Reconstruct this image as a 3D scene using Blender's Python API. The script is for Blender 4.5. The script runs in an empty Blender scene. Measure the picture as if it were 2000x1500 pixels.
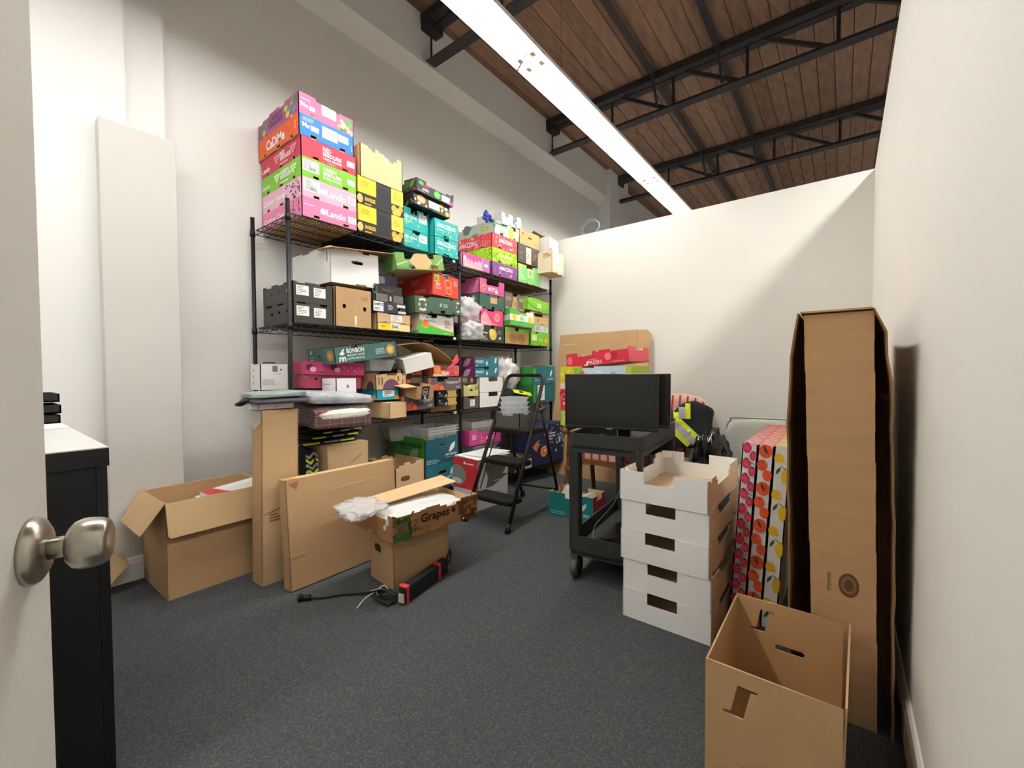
import bpy, bmesh, math, random
from mathutils import Vector, Matrix, noise
from mathutils.bvhtree import BVHTree
random.seed(7)
S = bpy.context.scene
C = S.collection
R = math.radians
PI = math.pi

# ------------------------------------------------------------------ camera, world, exposure
cam = bpy.data.cameras.new('camera')
cam.sensor_width = 36.0
cam.lens = 36.0 * 829.35 / 2000.0
cam.clip_start = 0.02
camo = bpy.data.objects.new('camera', cam)
C.objects.link(camo)
yaw, pit, roll = R(37.9155), R(-1.583), R(-0.26977)
cr = Vector((math.cos(yaw), math.sin(yaw), 0))
cf = Vector((-math.sin(yaw) * math.cos(pit), math.cos(yaw) * math.cos(pit), math.sin(pit)))
cu = cr.cross(cf)
cr2 = cr * math.cos(roll) + cu * math.sin(roll)
cu2 = cu * math.cos(roll) - cr * math.sin(roll)
camo.matrix_world = Matrix(((cr2.x, cu2.x, -cf.x, 0), (cr2.y, cu2.y, -cf.y, 0), (cr2.z, cu2.z, -cf.z, 1.13), (0, 0, 0, 1)))
S.camera = camo
S.view_settings.view_transform = 'Standard'
S.view_settings.look = 'None'
S.view_settings.gamma = 1.0
S.view_settings.use_curve_mapping = False
S.view_settings.exposure = 1.06
LAMP = 26.0            # emission strength of the fluorescent tubes
wd = bpy.data.worlds.new('world')
S.world = wd
wd.use_nodes = True
wd.node_tree.nodes['Background'].inputs[0].default_value = (0.9, 0.92, 1.0, 1)
wd.node_tree.nodes['Background'].inputs[1].default_value = 0.15

# ------------------------------------------------------------------ materials
def lin(h):
    if not isinstance(h, str):
        return tuple(h)
    v = [int(h[i:i + 2], 16) / 255 for i in (0, 2, 4)]
    return tuple(c / 12.92 if c <= 0.04045 else ((c + 0.055) / 1.055) ** 2.4 for c in v)

MC = {}
def mat(col, rough=0.55, metal=0.0, var=0.06, scale=9.0, bump=0.0, bscale=200.0, spec=0.4, stretch=None, alpha=None, trans=0.0):
    key = (col, rough, metal, var, scale, bump, bscale, spec, stretch, alpha, trans)
    if key in MC:
        return MC[key]
    m = bpy.data.materials.new('mat_%d' % len(MC))
    m.use_nodes = True
    nt = m.node_tree
    b = nt.nodes['Principled BSDF']
    c = lin(col)
    b.inputs['Roughness'].default_value = rough
    b.inputs['Metallic'].default_value = metal
    b.inputs['Specular IOR Level'].default_value = spec
    b.inputs['Base Color'].default_value = (*c, 1)
    if trans:
        b.inputs['Transmission Weight'].default_value = trans
    if alpha is not None:
        b.inputs['Alpha'].default_value = alpha
    if var or bump:
        tc = nt.nodes.new('ShaderNodeTexCoord')
        mp = nt.nodes.new('ShaderNodeMapping')
        nt.links.new(tc.outputs['Object'], mp.inputs[0])
        if stretch:
            mp.inputs['Scale'].default_value = stretch
    if var:
        n = nt.nodes.new('ShaderNodeTexNoise')
        n.inputs['Scale'].default_value = scale
        n.inputs['Detail'].default_value = 5
        nt.links.new(mp.outputs[0], n.inputs['Vector'])
        r = nt.nodes.new('ShaderNodeValToRGB')
        r.color_ramp.elements[0].position = 0.3
        r.color_ramp.elements[1].position = 0.7
        r.color_ramp.elements[0].color = (*[max(0, x * (1 - var)) for x in c], 1)
        r.color_ramp.elements[1].color = (*[min(1, x * (1 + var)) for x in c], 1)
        nt.links.new(n.outputs[0], r.inputs[0])
        nt.links.new(r.outputs[0], b.inputs['Base Color'])
    if bump:
        n2 = nt.nodes.new('ShaderNodeTexNoise')
        n2.inputs['Scale'].default_value = bscale
        n2.inputs['Detail'].default_value = 3
        nt.links.new(mp.outputs[0], n2.inputs['Vector'])
        bp = nt.nodes.new('ShaderNodeBump')
        bp.inputs['Strength'].default_value = bump
        bp.inputs['Distance'].default_value = 0.004
        nt.links.new(n2.outputs[0], bp.inputs['Height'])
        nt.links.new(bp.outputs[0], b.inputs['Normal'])
    MC[key] = m
    return m

def emit(col, st):
    m = bpy.data.materials.new('lamp')
    m.use_nodes = True
    nt = m.node_tree
    nt.nodes.clear()
    e = nt.nodes.new('ShaderNodeEmission')
    e.inputs[0].default_value = (*col, 1)
    e.inputs[1].default_value = st
    o = nt.nodes.new('ShaderNodeOutputMaterial')
    nt.links.new(e.outputs[0], o.inputs[0])
    return m

def film(col, clear=0.5, rough=0.12, bump=0.6, bscale=14):
    """thin crinkled plastic film"""
    m = mat(col, rough, 0, 0.0, 9, bump, bscale, 0.7)
    m = m.copy()
    nt = m.node_tree
    b = nt.nodes['Principled BSDF']
    t = nt.nodes.new('ShaderNodeBsdfTransparent')
    t.inputs[0].default_value = (0.95, 0.96, 0.96, 1)
    mx = nt.nodes.new('ShaderNodeMixShader')
    mx.inputs[0].default_value = clear
    nt.links.new(b.outputs[0], mx.inputs[1])
    nt.links.new(t.outputs[0], mx.inputs[2])
    nt.links.new(mx.outputs[0], nt.nodes['Material Output'].inputs[0])
    return m

def stripes(base, cols, period, axis='X', coord='Object'):
    """cols: list of (start, end, colour) inside one period 0..1"""
    m = bpy.data.materials.new('striped')
    m.use_nodes = True
    nt = m.node_tree
    b = nt.nodes['Principled BSDF']
    b.inputs['Roughness'].default_value = 0.8
    tc = nt.nodes.new('ShaderNodeTexCoord')
    sx = nt.nodes.new('ShaderNodeSeparateXYZ')
    nt.links.new(tc.outputs[coord], sx.inputs[0])
    d = nt.nodes.new('ShaderNodeMath'); d.operation = 'MULTIPLY'
    d.inputs[1].default_value = 1.0 / period
    nt.links.new(sx.outputs[axis], d.inputs[0])
    f = nt.nodes.new('ShaderNodeMath'); f.operation = 'FRACT'
    nt.links.new(d.outputs[0], f.inputs[0])
    r = nt.nodes.new('ShaderNodeValToRGB')
    r.color_ramp.interpolation = 'CONSTANT'
    el = r.color_ramp.elements
    el[0].position = 0; el[0].color = (*lin(base), 1)
    el.remove(el[1])
    for a, z, c in cols:
        e = el.new(a); e.color = (*lin(c), 1)
        e = el.new(z); e.color = (*lin(base), 1)
    nt.links.new(f.outputs[0], r.inputs[0])
    nt.links.new(r.outputs[0], b.inputs['Base Color'])
    return m

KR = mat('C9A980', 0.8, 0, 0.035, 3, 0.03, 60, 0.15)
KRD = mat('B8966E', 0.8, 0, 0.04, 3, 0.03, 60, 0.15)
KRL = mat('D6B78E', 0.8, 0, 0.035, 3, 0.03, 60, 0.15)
KRE = mat('C2A077', 0.9, 0, 0.2, 60, 0, 1, 0.1)
WHT = mat('F0EFEC', 0.55, 0, 0.02, 5, 0.02, 40, 0.3)
WHG = mat('DAD8D2', 0.6, 0, 0.03, 4, 0.05, 40, 0.3)
BLK = mat('141414', 0.55, 0, 0.1, 20)
BLKG = mat('1B1B1B', 0.35, 0, 0.1, 20)
DGR = mat('4A4845', 0.6, 0, 0.06, 9)

# ------------------------------------------------------------------ mesh helpers
class MB:
    def __init__(s):
        s.v = []; s.f = []; s.m = []; s.mats = []; s.sm = []
    def mi(s, m):
        if m not in s.mats:
            s.mats.append(m)
        return s.mats.index(m)
    def add(s, vs, fs, m, smooth=False, M=None):
        o = len(s.v); k = s.mi(m)
        s.v += [tuple(M @ Vector(p)) for p in vs] if M is not None else [tuple(p) for p in vs]
        for f in fs:
            s.f.append(tuple(o + i for i in f)); s.m.append(k); s.sm.append(smooth)
    def box(s, a, b, m, M=None):
        x0, y0, z0 = a; x1, y1, z1 = b
        v = [(x0, y0, z0), (x1, y0, z0), (x1, y1, z0), (x0, y1, z0), (x0, y0, z1), (x1, y0, z1), (x1, y1, z1), (x0, y1, z1)]
        s.add(v, [(0, 3, 2, 1), (4, 5, 6, 7), (0, 1, 5, 4), (1, 2, 6, 5), (2, 3, 7, 6), (3, 0, 4, 7)], m, False, M)
    def bar(s, p, q, r, m, n=4, r2=None, smooth=None, ph=None):
        p = Vector(p); q = Vector(q); d = (q - p)
        if d.length < 1e-6: return
        d.normalize()
        a = d.orthogonal().normalized() if abs(d.z) > 0.999 else d.cross(Vector((0, 0, 1))).normalized()
        b = d.cross(a)
        r2 = r if r2 is None else r2
        ph = PI / n if ph is None else ph
        vs = []
        for c, rr in ((p, r), (q, r2)):
            for i in range(n):
                t = 2 * PI * i / n + ph
                vs.append(c + (a * math.cos(t) + b * math.sin(t)) * rr)
        fs = [(i, i + n, (i + 1) % n + n, (i + 1) % n) for i in range(n)]
        fs += [tuple(range(n)), tuple(range(2 * n - 1, n - 1, -1))]
        s.add(vs, fs, m, n > 6 if smooth is None else smooth)
    def tube(s, pts, r, m, n=8, closed=False):
        pts = [Vector(p) for p in pts]
        N = len(pts); vs = []; up = None
        for i, p in enumerate(pts):
            if closed:
                t = pts[(i + 1) % N] - pts[i - 1]
            else:
                t = pts[min(i + 1, N - 1)] - pts[max(i - 1, 0)]
            t.normalize()
            if up is None:
                up = t.orthogonal().normalized()
            up = (up - t * up.dot(t)).normalized()
            bn = t.cross(up)
            rr = r[i] if isinstance(r, (list, tuple)) else r
            for k in range(n):
                a = 2 * PI * k / n
                vs.append(p + (up * math.cos(a) + bn * math.sin(a)) * rr)
        fs = []
        for i in range(N if closed else N - 1):
            j = (i + 1) % N
            for k in range(n):
                fs.append((i * n + k, i * n + (k + 1) % n, j * n + (k + 1) % n, j * n + k))
        if not closed:
            fs += [tuple(range(n - 1, -1, -1)), tuple(range((N - 1) * n, N * n))]
        s.add(vs, fs, m, True)
    def lathe(s, prof, m, n=16, M=None, ex=1.0, ey=1.0):
        vs = []; fs = []
        for r, z in prof:
            for i in range(n):
                a = 2 * PI * i / n
                vs.append((max(r, 1e-4) * math.cos(a) * ex, max(r, 1e-4) * math.sin(a) * ey, z))
        for j in range(len(prof) - 1):
            for i in range(n):
                fs.append((j * n + i, j * n + (i + 1) % n, (j + 1) * n + (i + 1) % n, (j + 1) * n + i))
        fs += [tuple(range(n - 1, -1, -1)), tuple(range((len(prof) - 1) * n, len(prof) * n))]
        s.add(vs, fs, m, True, M)
    def rbox(s, a, b, r, m, M=None, seg=3):
        """box with rounded vertical edges"""
        x0, y0, z0 = a; x1, y1, z1 = b
        loop = []
        for cx, cy, a0 in ((x1 - r, y1 - r, 0), (x0 + r, y1 - r, 90), (x0 + r, y0 + r, 180), (x1 - r, y0 + r, 270)):
            for k in range(seg + 1):
                t = R(a0 + 90 * k / seg)
                loop.append((cx + r * math.cos(t), cy + r * math.sin(t)))
        n = len(loop)
        vs = [(x, y, z0) for x, y in loop] + [(x, y, z1) for x, y in loop]
        fs = [(i, (i + 1) % n, (i + 1) % n + n, i + n) for i in range(n)]
        fs += [tuple(range(n - 1, -1, -1)), tuple(range(n, 2 * n))]
        s.add(vs, fs, m, False, M)
    def mesh(s, name):
        me = bpy.data.meshes.new(name)
        me.from_pydata(s.v, [], s.f)
        for m in s.mats:
            me.materials.append(m)
        me.polygons.foreach_set('material_index', s.m)
        me.polygons.foreach_set('use_smooth', s.sm)
        me.update()
        return me
    def build(s, name, parent=None, mx=None, kind=None, label=None):
        o = bpy.data.objects.new(name, s.mesh(name))
        C.objects.link(o)
        if parent: o.parent = parent
        if mx is not None: o.matrix_local = mx
        if kind: o['kind'] = kind
        if label: o['label'] = label
        return o

def tag(o, label, cat, group=None):
    o['label'] = label; o['category'] = cat
    if group: o['group'] = group
    return o

def thing(name, label, cat, loc=(0, 0, 0), rot=(0, 0, 0), group=None):
    o = bpy.data.objects.new(name, None)
    o.empty_display_size = 0.1
    C.objects.link(o)
    o.location = loc; o.rotation_euler = rot
    return tag(o, label, cat, group)

def bevel(o, w=0.004, seg=2):
    md = o.modifiers.new('bevel', 'BEVEL')
    md.width = w; md.segments = seg; md.limit_method = 'ANGLE'; md.angle_limit = R(40)
    return o

def copy_tree(o, parent=None):
    c = o.copy(); C.objects.link(c); c.parent = parent
    for ch in [x for x in o.children]:
        copy_tree(ch, c)
    return c

# ------------------------------------------------------------------ cartons
def wall_cells(mb, W, H, t, cuts, fr, mo, mi_, me):
    """upright cardboard panel W x H with rectangular cut-outs (fractions), thickness t inward; fr maps (u,v,n)"""
    us = sorted({0.0, 1.0} | {c for q in cuts for c in q[:2] if 0 < c < 1})
    vs = sorted({0.0, 1.0} | {c for q in cuts for c in q[2:] if 0 < c < 1})
    def full(i, j):
        if i < 0 or j < 0 or i >= len(us) - 1 or j >= len(vs) - 1: return False
        u = (us[i] + us[i + 1]) / 2; v = (vs[j] + vs[j + 1]) / 2
        return not any(a < u < b and c < v < d for a, b, c, d in cuts)
    for i in range(len(us) - 1):
        for j in range(len(vs) - 1):
            if not full(i, j): continue
            a, b, c, d = us[i] * W, us[i + 1] * W, vs[j] * H, vs[j + 1] * H
            P = [fr(x, y, n) for n in (0, t) for x, y in ((a, c), (b, c), (b, d), (a, d))]
            mb.add(P, [(0, 1, 2, 3)], mo)
            mb.add(P, [(7, 6, 5, 4)], mi_)
            if not full(i, j - 1): mb.add(P, [(0, 4, 5, 1)], me)
            if not full(i, j + 1): mb.add(P, [(3, 2, 6, 7)], me)
            if not full(i - 1, j): mb.add(P, [(0, 3, 7, 4)], me)
            if not full(i + 1, j): mb.add(P, [(1, 5, 6, 2)], me)

def oval(u, v, w, h):
    """stepped oval hand hole centred at u, v"""
    return [(u - w / 2, u + w / 2, v - h * .26, v + h * .26), (u - w * .44, u + w * .44, v - h * .4, v + h * .4), (u - w * .36, u + w * .36, v - h / 2, v + h / 2)]

# stacking-tray edges: (u0, u1, v0, v1) pieces cut away
DIP = [(.3, .7, .78, 1)]
CORN = [(.22, .36, .84, 1), (.36, .64, .74, 1), (.64, .78, .84, 1)]
FEET = [(.2, .3, 0, .13), (.72, .82, 0, .13)]
TABS = [(0, .12, .93, 1), (.2, .8, .93, 1), (.88, 1, .93, 1)]
SLOT = oval(.5, .6, .24, .18)

def frame(face, w, d, h):
    if face == 'F': o, x, y, n = (-w / 2, -d / 2, 0), (1, 0, 0), (0, 0, 1), (0, -1, 0)
    elif face == 'B': o, x, y, n = (w / 2, d / 2, 0), (-1, 0, 0), (0, 0, 1), (0, 1, 0)
    elif face == 'L': o, x, y, n = (-w / 2, d / 2, 0), (0, -1, 0), (0, 0, 1), (-1, 0, 0)
    elif face == 'R': o, x, y, n = (w / 2, -d / 2, 0), (0, 1, 0), (0, 0, 1), (1, 0, 0)
    else: o, x, y, n = (-w / 2, -d / 2, h), (1, 0, 0), (0, 1, 0), (0, 0, 1)
    M = Matrix(((x[0], y[0], n[0], o[0]), (x[1], y[1], n[1], o[1]), (x[2], y[2], n[2], o[2]), (0, 0, 0, 1)))
    W = d if face in 'LR' else w
    H = d if face == 'T' else h
    return M, W, H

TXT = {}
def text_mesh(s, m, bold=0.026):
    key = (s, m.name, bold)
    if key in TXT: return TXT[key]
    cu_ = bpy.data.curves.new('t', 'FONT')
    cu_.body = s
    cu_.offset = bold
    cu_.resolution_u = 2
    o = bpy.data.objects.new('t', cu_)
    C.objects.link(o)
    dg = bpy.context.evaluated_depsgraph_get()
    me = bpy.data.meshes.new_from_object(o.evaluated_get(dg))
    bpy.data.objects.remove(o)
    bpy.data.curves.remove(cu_)
    xs = [v.co.x for v in me.vertices]; ys = [v.co.y for v in me.vertices]
    x0, x1, y0, y1 = min(xs), max(xs), min(ys), max(ys)
    for v in me.vertices:
        v.co = ((v.co.x - x0) / (x1 - x0), (v.co.y - y0) / (y1 - y0), 0)
    me.materials.clear(); me.materials.append(m)
    TXT[key] = me
    return me

def ink(c):
    return mat(c, 0.5, 0, 0.0)

def deco(root, face, size, items, lift=0.0008):
    """flat print on one face: text becomes 'lettering', stickers 'label', the rest one 'printed_graphics' mesh"""
    M, W, H = frame(face, *size)
    shapes = []; k = 0
    def poly(pts, c, z):
        P = [(x * W, y * H) for x, y in pts]
        shapes.append((P, c, z, (min(x for x, y in P), max(x for x, y in P), min(y for x, y in P), max(y for x, y in P))))
    for it in items:
        k += 1
        z = lift + 0.00012 * k
        t = it[0]
        if t == 't':
            _, s, u, v, w, h, c = it[:7]
            rot = it[7] if len(it) > 7 else 0
            o = bpy.data.objects.new('lettering', text_mesh(s, ink(c)))
            C.objects.link(o); o.parent = root
            sx, sy = w * W, h * H
            if rot == 90: u += w; sx, sy = sy, sx
            if rot == -90: v += h; sx, sy = sy, sx
            o.matrix_local = M @ Matrix.Translation((u * W, v * H, z + .0004)) @ Matrix.Rotation(R(rot), 4, 'Z') @ Matrix.Diagonal((sx, sy, 1, 1))
        elif t == 'r':
            _, u, v, w, h, c = it
            poly([(u, v), (u + w, v), (u + w, v + h), (u, v + h)], c, z)
        elif t == 'R':                                   # white sticker with small print
            _, u, v, w, h, c = it[:6]
            q = MB()
            q.add([(u * W, v * H, z), ((u + w) * W, v * H, z), ((u + w) * W, (v + h) * H, z), (u * W, (v + h) * H, z)], [(0, 1, 2, 3)], ink(c))
            rr = random.Random(int(u * 997 + v * 131 + W * 1000))
            nl = 5
            for i in range(nl):
                yy = v + h * (.85 - .16 * i)
                ll = w * rr.uniform(.3, .8)
                q.add([((u + w * .1) * W, (yy - h * .035) * H, z + .0003), ((u + w * .1 + ll) * W, (yy - h * .035) * H, z + .0003), ((u + w * .1 + ll) * W, (yy + h * .03) * H, z + .0003), ((u + w * .1) * W, (yy + h * .03) * H, z + .0003)], [(0, 1, 2, 3)], ink('8A8A88'))
            q.build('label', root, M)
        elif t == 'e':
            _, u, v, ru, rv, c = it
            poly([(u + ru * math.cos(a * PI / 10), v + rv * math.sin(a * PI / 10)) for a in range(20)], c, z)
        elif t == 'p':
            poly(it[1], it[2], z)
        elif t == 'ring':
            _, u, v, ru, rv, th, c = it
            for a in range(20):
                a0, a1 = a * PI / 10, (a + 1) * PI / 10
                poly([(u + ru * math.cos(a0), v + rv * math.sin(a0)), (u + ru * math.cos(a1), v + rv * math.sin(a1)),
                      (u + ru * th * math.cos(a1), v + rv * th * math.sin(a1)), (u + ru * th * math.cos(a0), v + rv * th * math.sin(a0))], c, z)
        elif t == 'l':                                   # lines of unreadably small print
            _, u, v, w, h, c, n = it
            rr = random.Random(n * 31 + int(u * 100))
            for i in range(n):
                yy = v + h * (1 - (i + 1) / n)
                ww = w * rr.uniform(.55, 1)
                poly([(u, yy), (u + ww, yy), (u + ww, yy + h / n * .5), (u, yy + h / n * .5)], c, z)
        elif t == 'bc':
            _, u, v, w, h, c = it
            rr = random.Random(5); x = u
            while x < u + w * .97:
                b_ = w * rr.choice((.02, .03, .05))
                poly([(x, v), (x + b_, v), (x + b_, v + h), (x, v + h)], c, z)
                x += b_ + w * rr.choice((.025, .04))
        elif t == 's':                                   # scattered dashes
            _, u0, v0, u1, v1, n, c, ln, th = it
            rr = random.Random(n)
            for i in range(n):
                u = rr.uniform(u0, u1); v = rr.uniform(v0, v1); a = rr.uniform(0, PI)
                dx, dy = math.cos(a) * ln / W, math.sin(a) * ln / H
                nx, ny = -math.sin(a) * th / W, math.cos(a) * th / H
                poly([(u - dx - nx, v - dy - ny), (u + dx - nx, v + dy - ny), (u + dx + nx, v + dy + ny), (u - dx + nx, v - dy + ny)], c, z)
        elif t == 'leaf':                                # pointed oval from (u,v) to (u2,v2)
            _, u, v, u2, v2, wd_, c = it
            dx, dy = (u2 - u) * W, (v2 - v) * H
            L = math.hypot(dx, dy); nx, ny = -dy / L, dx / L
            pts = []
            for s_ in (1, -1):
                for i in (range(0, 9) if s_ == 1 else range(8, 0, -1)):
                    f_ = i / 8
                    q_ = math.sin(PI * f_) * wd_ * s_
                    pts.append((u + (dx * f_ + nx * q_) / W, v + (dy * f_ + ny * q_) / H))
            poly(pts, c, z)
    # neighbouring shapes make one printed motif, far-apart ones are separate parts
    n = len(shapes); par = list(range(n))
    def find(i):
        while par[i] != i: i = par[i]
        return i
    for i in range(n):
        a = shapes[i][3]; sa = max(a[1] - a[0], a[3] - a[2])
        for j in range(i):
            b_ = shapes[j][3]; sb_ = max(b_[1] - b_[0], b_[3] - b_[2])
            gap = math.hypot(max(0, a[0] - b_[1], b_[0] - a[1]), max(0, a[2] - b_[3], b_[2] - a[3]))
            if gap <= max(.0195, .48 * max(sa, sb_)):
                ri, rj = find(i), find(j)
                if ri != rj: par[ri] = rj
    grp = {}
    for i in range(n): grp.setdefault(find(i), []).append(i)
    for ids in grp.values():
        g = MB()
        for i in ids:
            P, c, z, _ = shapes[i]
            g.add([(x, y, z) for x, y in P], [tuple(range(len(P)))], ink(c))
        g.build('printed_graphics', root, M)

def carton(name, label, cat, size, loc, rot=(0, 0, 0), out=KR, side=None, back=None, inn=KR, edge=KRE, cf_=(), cs=(), cb=None, top=None, floor=True, t=0.005, dec=None, group=None):
    w, d, h = size
    side = side or out; back = back or out
    root = thing(name, label, cat, loc, rot, group)
    mb = MB()
    fw = lambda face: (lambda M: (lambda u, v, n: tuple(M @ Vector((u, v, -n)))))(frame(face, w, d, h)[0])
    wall_cells(mb, w, h, t, list(cf_), fw('F'), out, inn, edge)
    wall_cells(mb, w, h, t, list(cf_ if cb is None else cb), fw('B'), back, inn, edge)
    wall_cells(mb, d, h, t, list(cs), fw('L'), side, inn, edge)
    wall_cells(mb, d, h, t, list(cs), fw('R'), side, inn, edge)
    if floor:
        mb.box((-w / 2 + t, -d / 2 + t, 0.0015), (w / 2 - t, d / 2 - t, 0.006), inn)
    if top:
        mb.box((-w / 2 + .0002, -d / 2 + .0002, h - .003), (w / 2 - .0002, d / 2 - .0002, h), top)
    mb.build('carton_body', root)
    for face, items in (dec or {}).items():
        deco(root, face, size, items)
    return root

WALLX = -3.25
def sb(name, label, Y0, Y1, z0, h, out, Xf=-2.66, depth=.4, yaw_=0, tilt=0, lean=0, cat='box', **k):
    """carton whose front faces the room from the left-hand shelves"""
    w = Y1 - Y0
    return carton(name, label, cat, (w, depth, h), (Xf - depth / 2, (Y0 + Y1) / 2, z0), (R(lean), R(tilt), R(90 + yaw_)), out, **k)

def sleeve(root, pts, th, m, name):
    """curved sheet: pts is a grid [row][col] of points, thickened along the given normal offsets"""
    mb = MB()
    n = len(pts); c = len(pts[0])
    vs = [p for r_ in pts for p in r_]
    vs2 = [tuple(Vector(p) + Vector(th)) for p in vs]
    fs = []
    for i in range(n - 1):
        for j in range(c - 1):
            a = i * c + j
            fs.append((a, a + 1, a + c + 1, a + c))
            b = a + n * c
            fs.append((b, b + c, b + c + 1, b + 1))
    N = n * c
    for j in range(c - 1):
        fs.append((j, j + N, j + 1 + N, j + 1)); q = (n - 1) * c + j
        fs.append((q, q + 1, q + 1 + N, q + N))
    for i in range(n - 1):
        q = i * c
        fs.append((q, q + c, q + c + N, q + N)); q = i * c + c - 1
        fs.append((q, q + N, q + c + N, q + c))
    mb.add(vs + vs2, fs, m)
    return mb.build(name, root)

def blob_mesh(size, m, e=2.6, amp=.06, ns=3.0, seed=0, nu=56, nv=24, crumple=0.0, flat=False, plan=None):
    """soft super-ellipsoid, origin at the base centre, for packs and bags"""
    w, d, h = size
    off = Vector((seed * 3.7, seed * 1.3, seed * 2.1))
    sp = lambda c, p: math.copysign(abs(c) ** p, c)
    vs = []
    p = 2 / e; pp = 2 / (plan or e)
    for j in range(nv + 1):
        ph = -PI / 2 + PI * j / nv
        for i in range(nu):
            th = 2 * PI * i / nu
            q = Vector((sp(math.cos(ph), p) * sp(math.cos(th), pp), sp(math.cos(ph), p) * sp(math.sin(th), pp), sp(math.sin(ph), min(1, p))))
            n_ = noise.noise(q * ns + off) * amp
            if crumple:
                n_ += (abs(noise.noise(q * ns * 2.5 + off)) - .25) * crumple + (abs(noise.noise(q * ns * 6 + off)) - .25) * crumple * .45
            q = q * (1 + n_)
            z = max(q.z, -0.92)
            vs.append((q.x * w / 2, q.y * d / 2, (z + .92) / 1.92 * h))
    fs = []
    for j in range(nv):
        for i in range(nu):
            fs.append((j * nu + i, j * nu + (i + 1) % nu, (j + 1) * nu + (i + 1) % nu, (j + 1) * nu + i))
    mb = MB()
    mb.add(vs, fs, m, not flat)
    return mb

# ------------------------------------------------------------------ the building shell
def struct(mb, name, parent=None):
    o = mb.build(name, parent)
    o['kind'] = 'structure'
    return o

PAINT = mat('ECE9E2', 0.75, 0, 0.012, 1.5, 0.02, 90, 0.2)
PAINTL = mat('E8E7E3', 0.75, 0, 0.015, 1.2, 0.02, 60, 0.2)
TRIM = mat('EBE9E4', 0.45, 0, 0.01)
# carpet
CPT = bpy.data.materials.new('carpet'); CPT.use_nodes = True
nt = CPT.node_tree; b = nt.nodes['Principled BSDF']; b.inputs['Roughness'].default_value = 0.95; b.inputs['Specular IOR Level'].default_value = 0.1
tc = nt.nodes.new('ShaderNodeTexCoord')
vo = nt.nodes.new('ShaderNodeTexVoronoi'); vo.inputs['Scale'].default_value = 230
n1 = nt.nodes.new('ShaderNodeTexNoise'); n1.inputs['Scale'].default_value = 320; n1.inputs['Detail'].default_value = 4
n2 = nt.nodes.new('ShaderNodeTexNoise'); n2.inputs['Scale'].default_value = 2.2; n2.inputs['Detail'].default_value = 3
for n_ in (vo, n1, n2): nt.links.new(tc.outputs['Object'], n_.inputs['Vector'])
rp = nt.nodes.new('ShaderNodeValToRGB')
sep = nt.nodes.new('ShaderNodeSeparateColor'); nt.links.new(vo.outputs['Color'], sep.inputs[0])
nt.links.new(sep.outputs[0], rp.inputs[0])
e = rp.color_ramp.elements
e[0].position = 0; e[0].color = (*lin('474A4C'), 1)
e[1].position = 1; e[1].color = (*lin('6C675F'), 1)
for p_, c_ in ((.35, '4E5254'), (.7, '535758'), (.86, '5C5E60')):
    q = e.new(p_); q.color = (*lin(c_), 1)
mxa = nt.nodes.new('ShaderNodeMix'); mxa.data_type = 'RGBA'; mxa.blend_type = 'MULTIPLY'; mxa.inputs[0].default_value = 0.75
nt.links.new(rp.outputs[0], mxa.inputs[6])
rp2 = nt.nodes.new('ShaderNodeValToRGB'); rp2.color_ramp.elements[0].color = (.6, .6, .6, 1); rp2.color_ramp.elements[1].color = (1, 1, 1, 1)
rp2.color_ramp.elements[0].position = .35; rp2.color_ramp.elements[1].position = .62
nt.links.new(n1.outputs[0], rp2.inputs[0]); nt.links.new(rp2.outputs[0], mxa.inputs[7])
nt.links.new(mxa.outputs[2], b.inputs['Base Color'])
bp = nt.nodes.new('ShaderNodeBump'); bp.inputs['Strength'].default_value = .5; bp.inputs['Distance'].default_value = .004
nt.links.new(n1.outputs[0], bp.inputs['Height']); nt.links.new(bp.outputs[0], b.inputs['Normal'])

mb = MB(); mb.box((-3.4, -6, -.1), (3.3, 11.6, 0), CPT); struct(mb, 'floor')
HP = 2.69                                                # height of the partition walls
DECK = 4.45
# left masonry wall: stepped lower face, thicker upper face with a chamfered underside, two pilasters
mb = MB()
for y0, y1, x in ((-6, .575, -3.14), (.575, .76, -3.19), (.76, 11.6, WALLX)):
    mb.box((-3.6, y0, 0), (x, y1, 3.90), PAINTL)
prof = [(-3.6, 3.9), (-3.25, 3.9), (-3.12, 4.02), (-3.12, 4.6), (-3.6, 4.6)]
for y0, y1 in ((-6, 6.55),):
    vs = [(x, y0, z) for x, z in prof] + [(x, y1, z) for x, z in prof]
    mb.add(vs, [(0, 1, 2, 3, 4), (9, 8, 7, 6, 5)] + [(i, i + 5, (i + 1) % 5 + 5, (i + 1) % 5) for i in range(5)], PAINTL)
mb.box((-3.6, 6.55, 0), (-3.05, 7.3, 4.6), PAINTL)
mb.box((-3.6, 7.3, 3.9), (-3.2, 11.6, 4.6), PAINTL)
struct(mb, 'wall_left')
mb = MB(); mb.box((-3.25, .45, 0), (-3.06, .775, 2.47), mat('CBC9C3', .75, 0, .01, 1.5)); bevel(struct(mb, 'trim_1'), .004)
mb = MB(); mb.box((-3.3, 4.35, 0), (.295, 4.47, HP), PAINT); struct(mb, 'wall_back')
mb = MB(); mb.box((.175, -.62, 0), (.295, 4.35, HP), PAINT); struct(mb, 'wall_right')
mb = MB()
mb.box((-1.0, -.62, 0), (-.83, -.5, HP), PAINT); mb.box((-.83, -.62, 2.06), (.02, -.5, HP), PAINT); mb.box((.02, -.62, 0), (.175, -.5, HP), PAINT)
struct(mb, 'wall_front')
mb = MB(); mb.box((-3.6, 11.5, 0), (3.4, 11.7, 4.6), PAINTL); struct(mb, 'wall_far')
mb = MB(); mb.box((3.2, -6, 0), (3.4, 11.6, 4.6), PAINTL); struct(mb, 'wall_side')
mb = MB(); mb.box((-3.6, -6.2, 0), (3.4, -6, 4.6), PAINTL); struct(mb, 'wall_rear')
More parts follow.
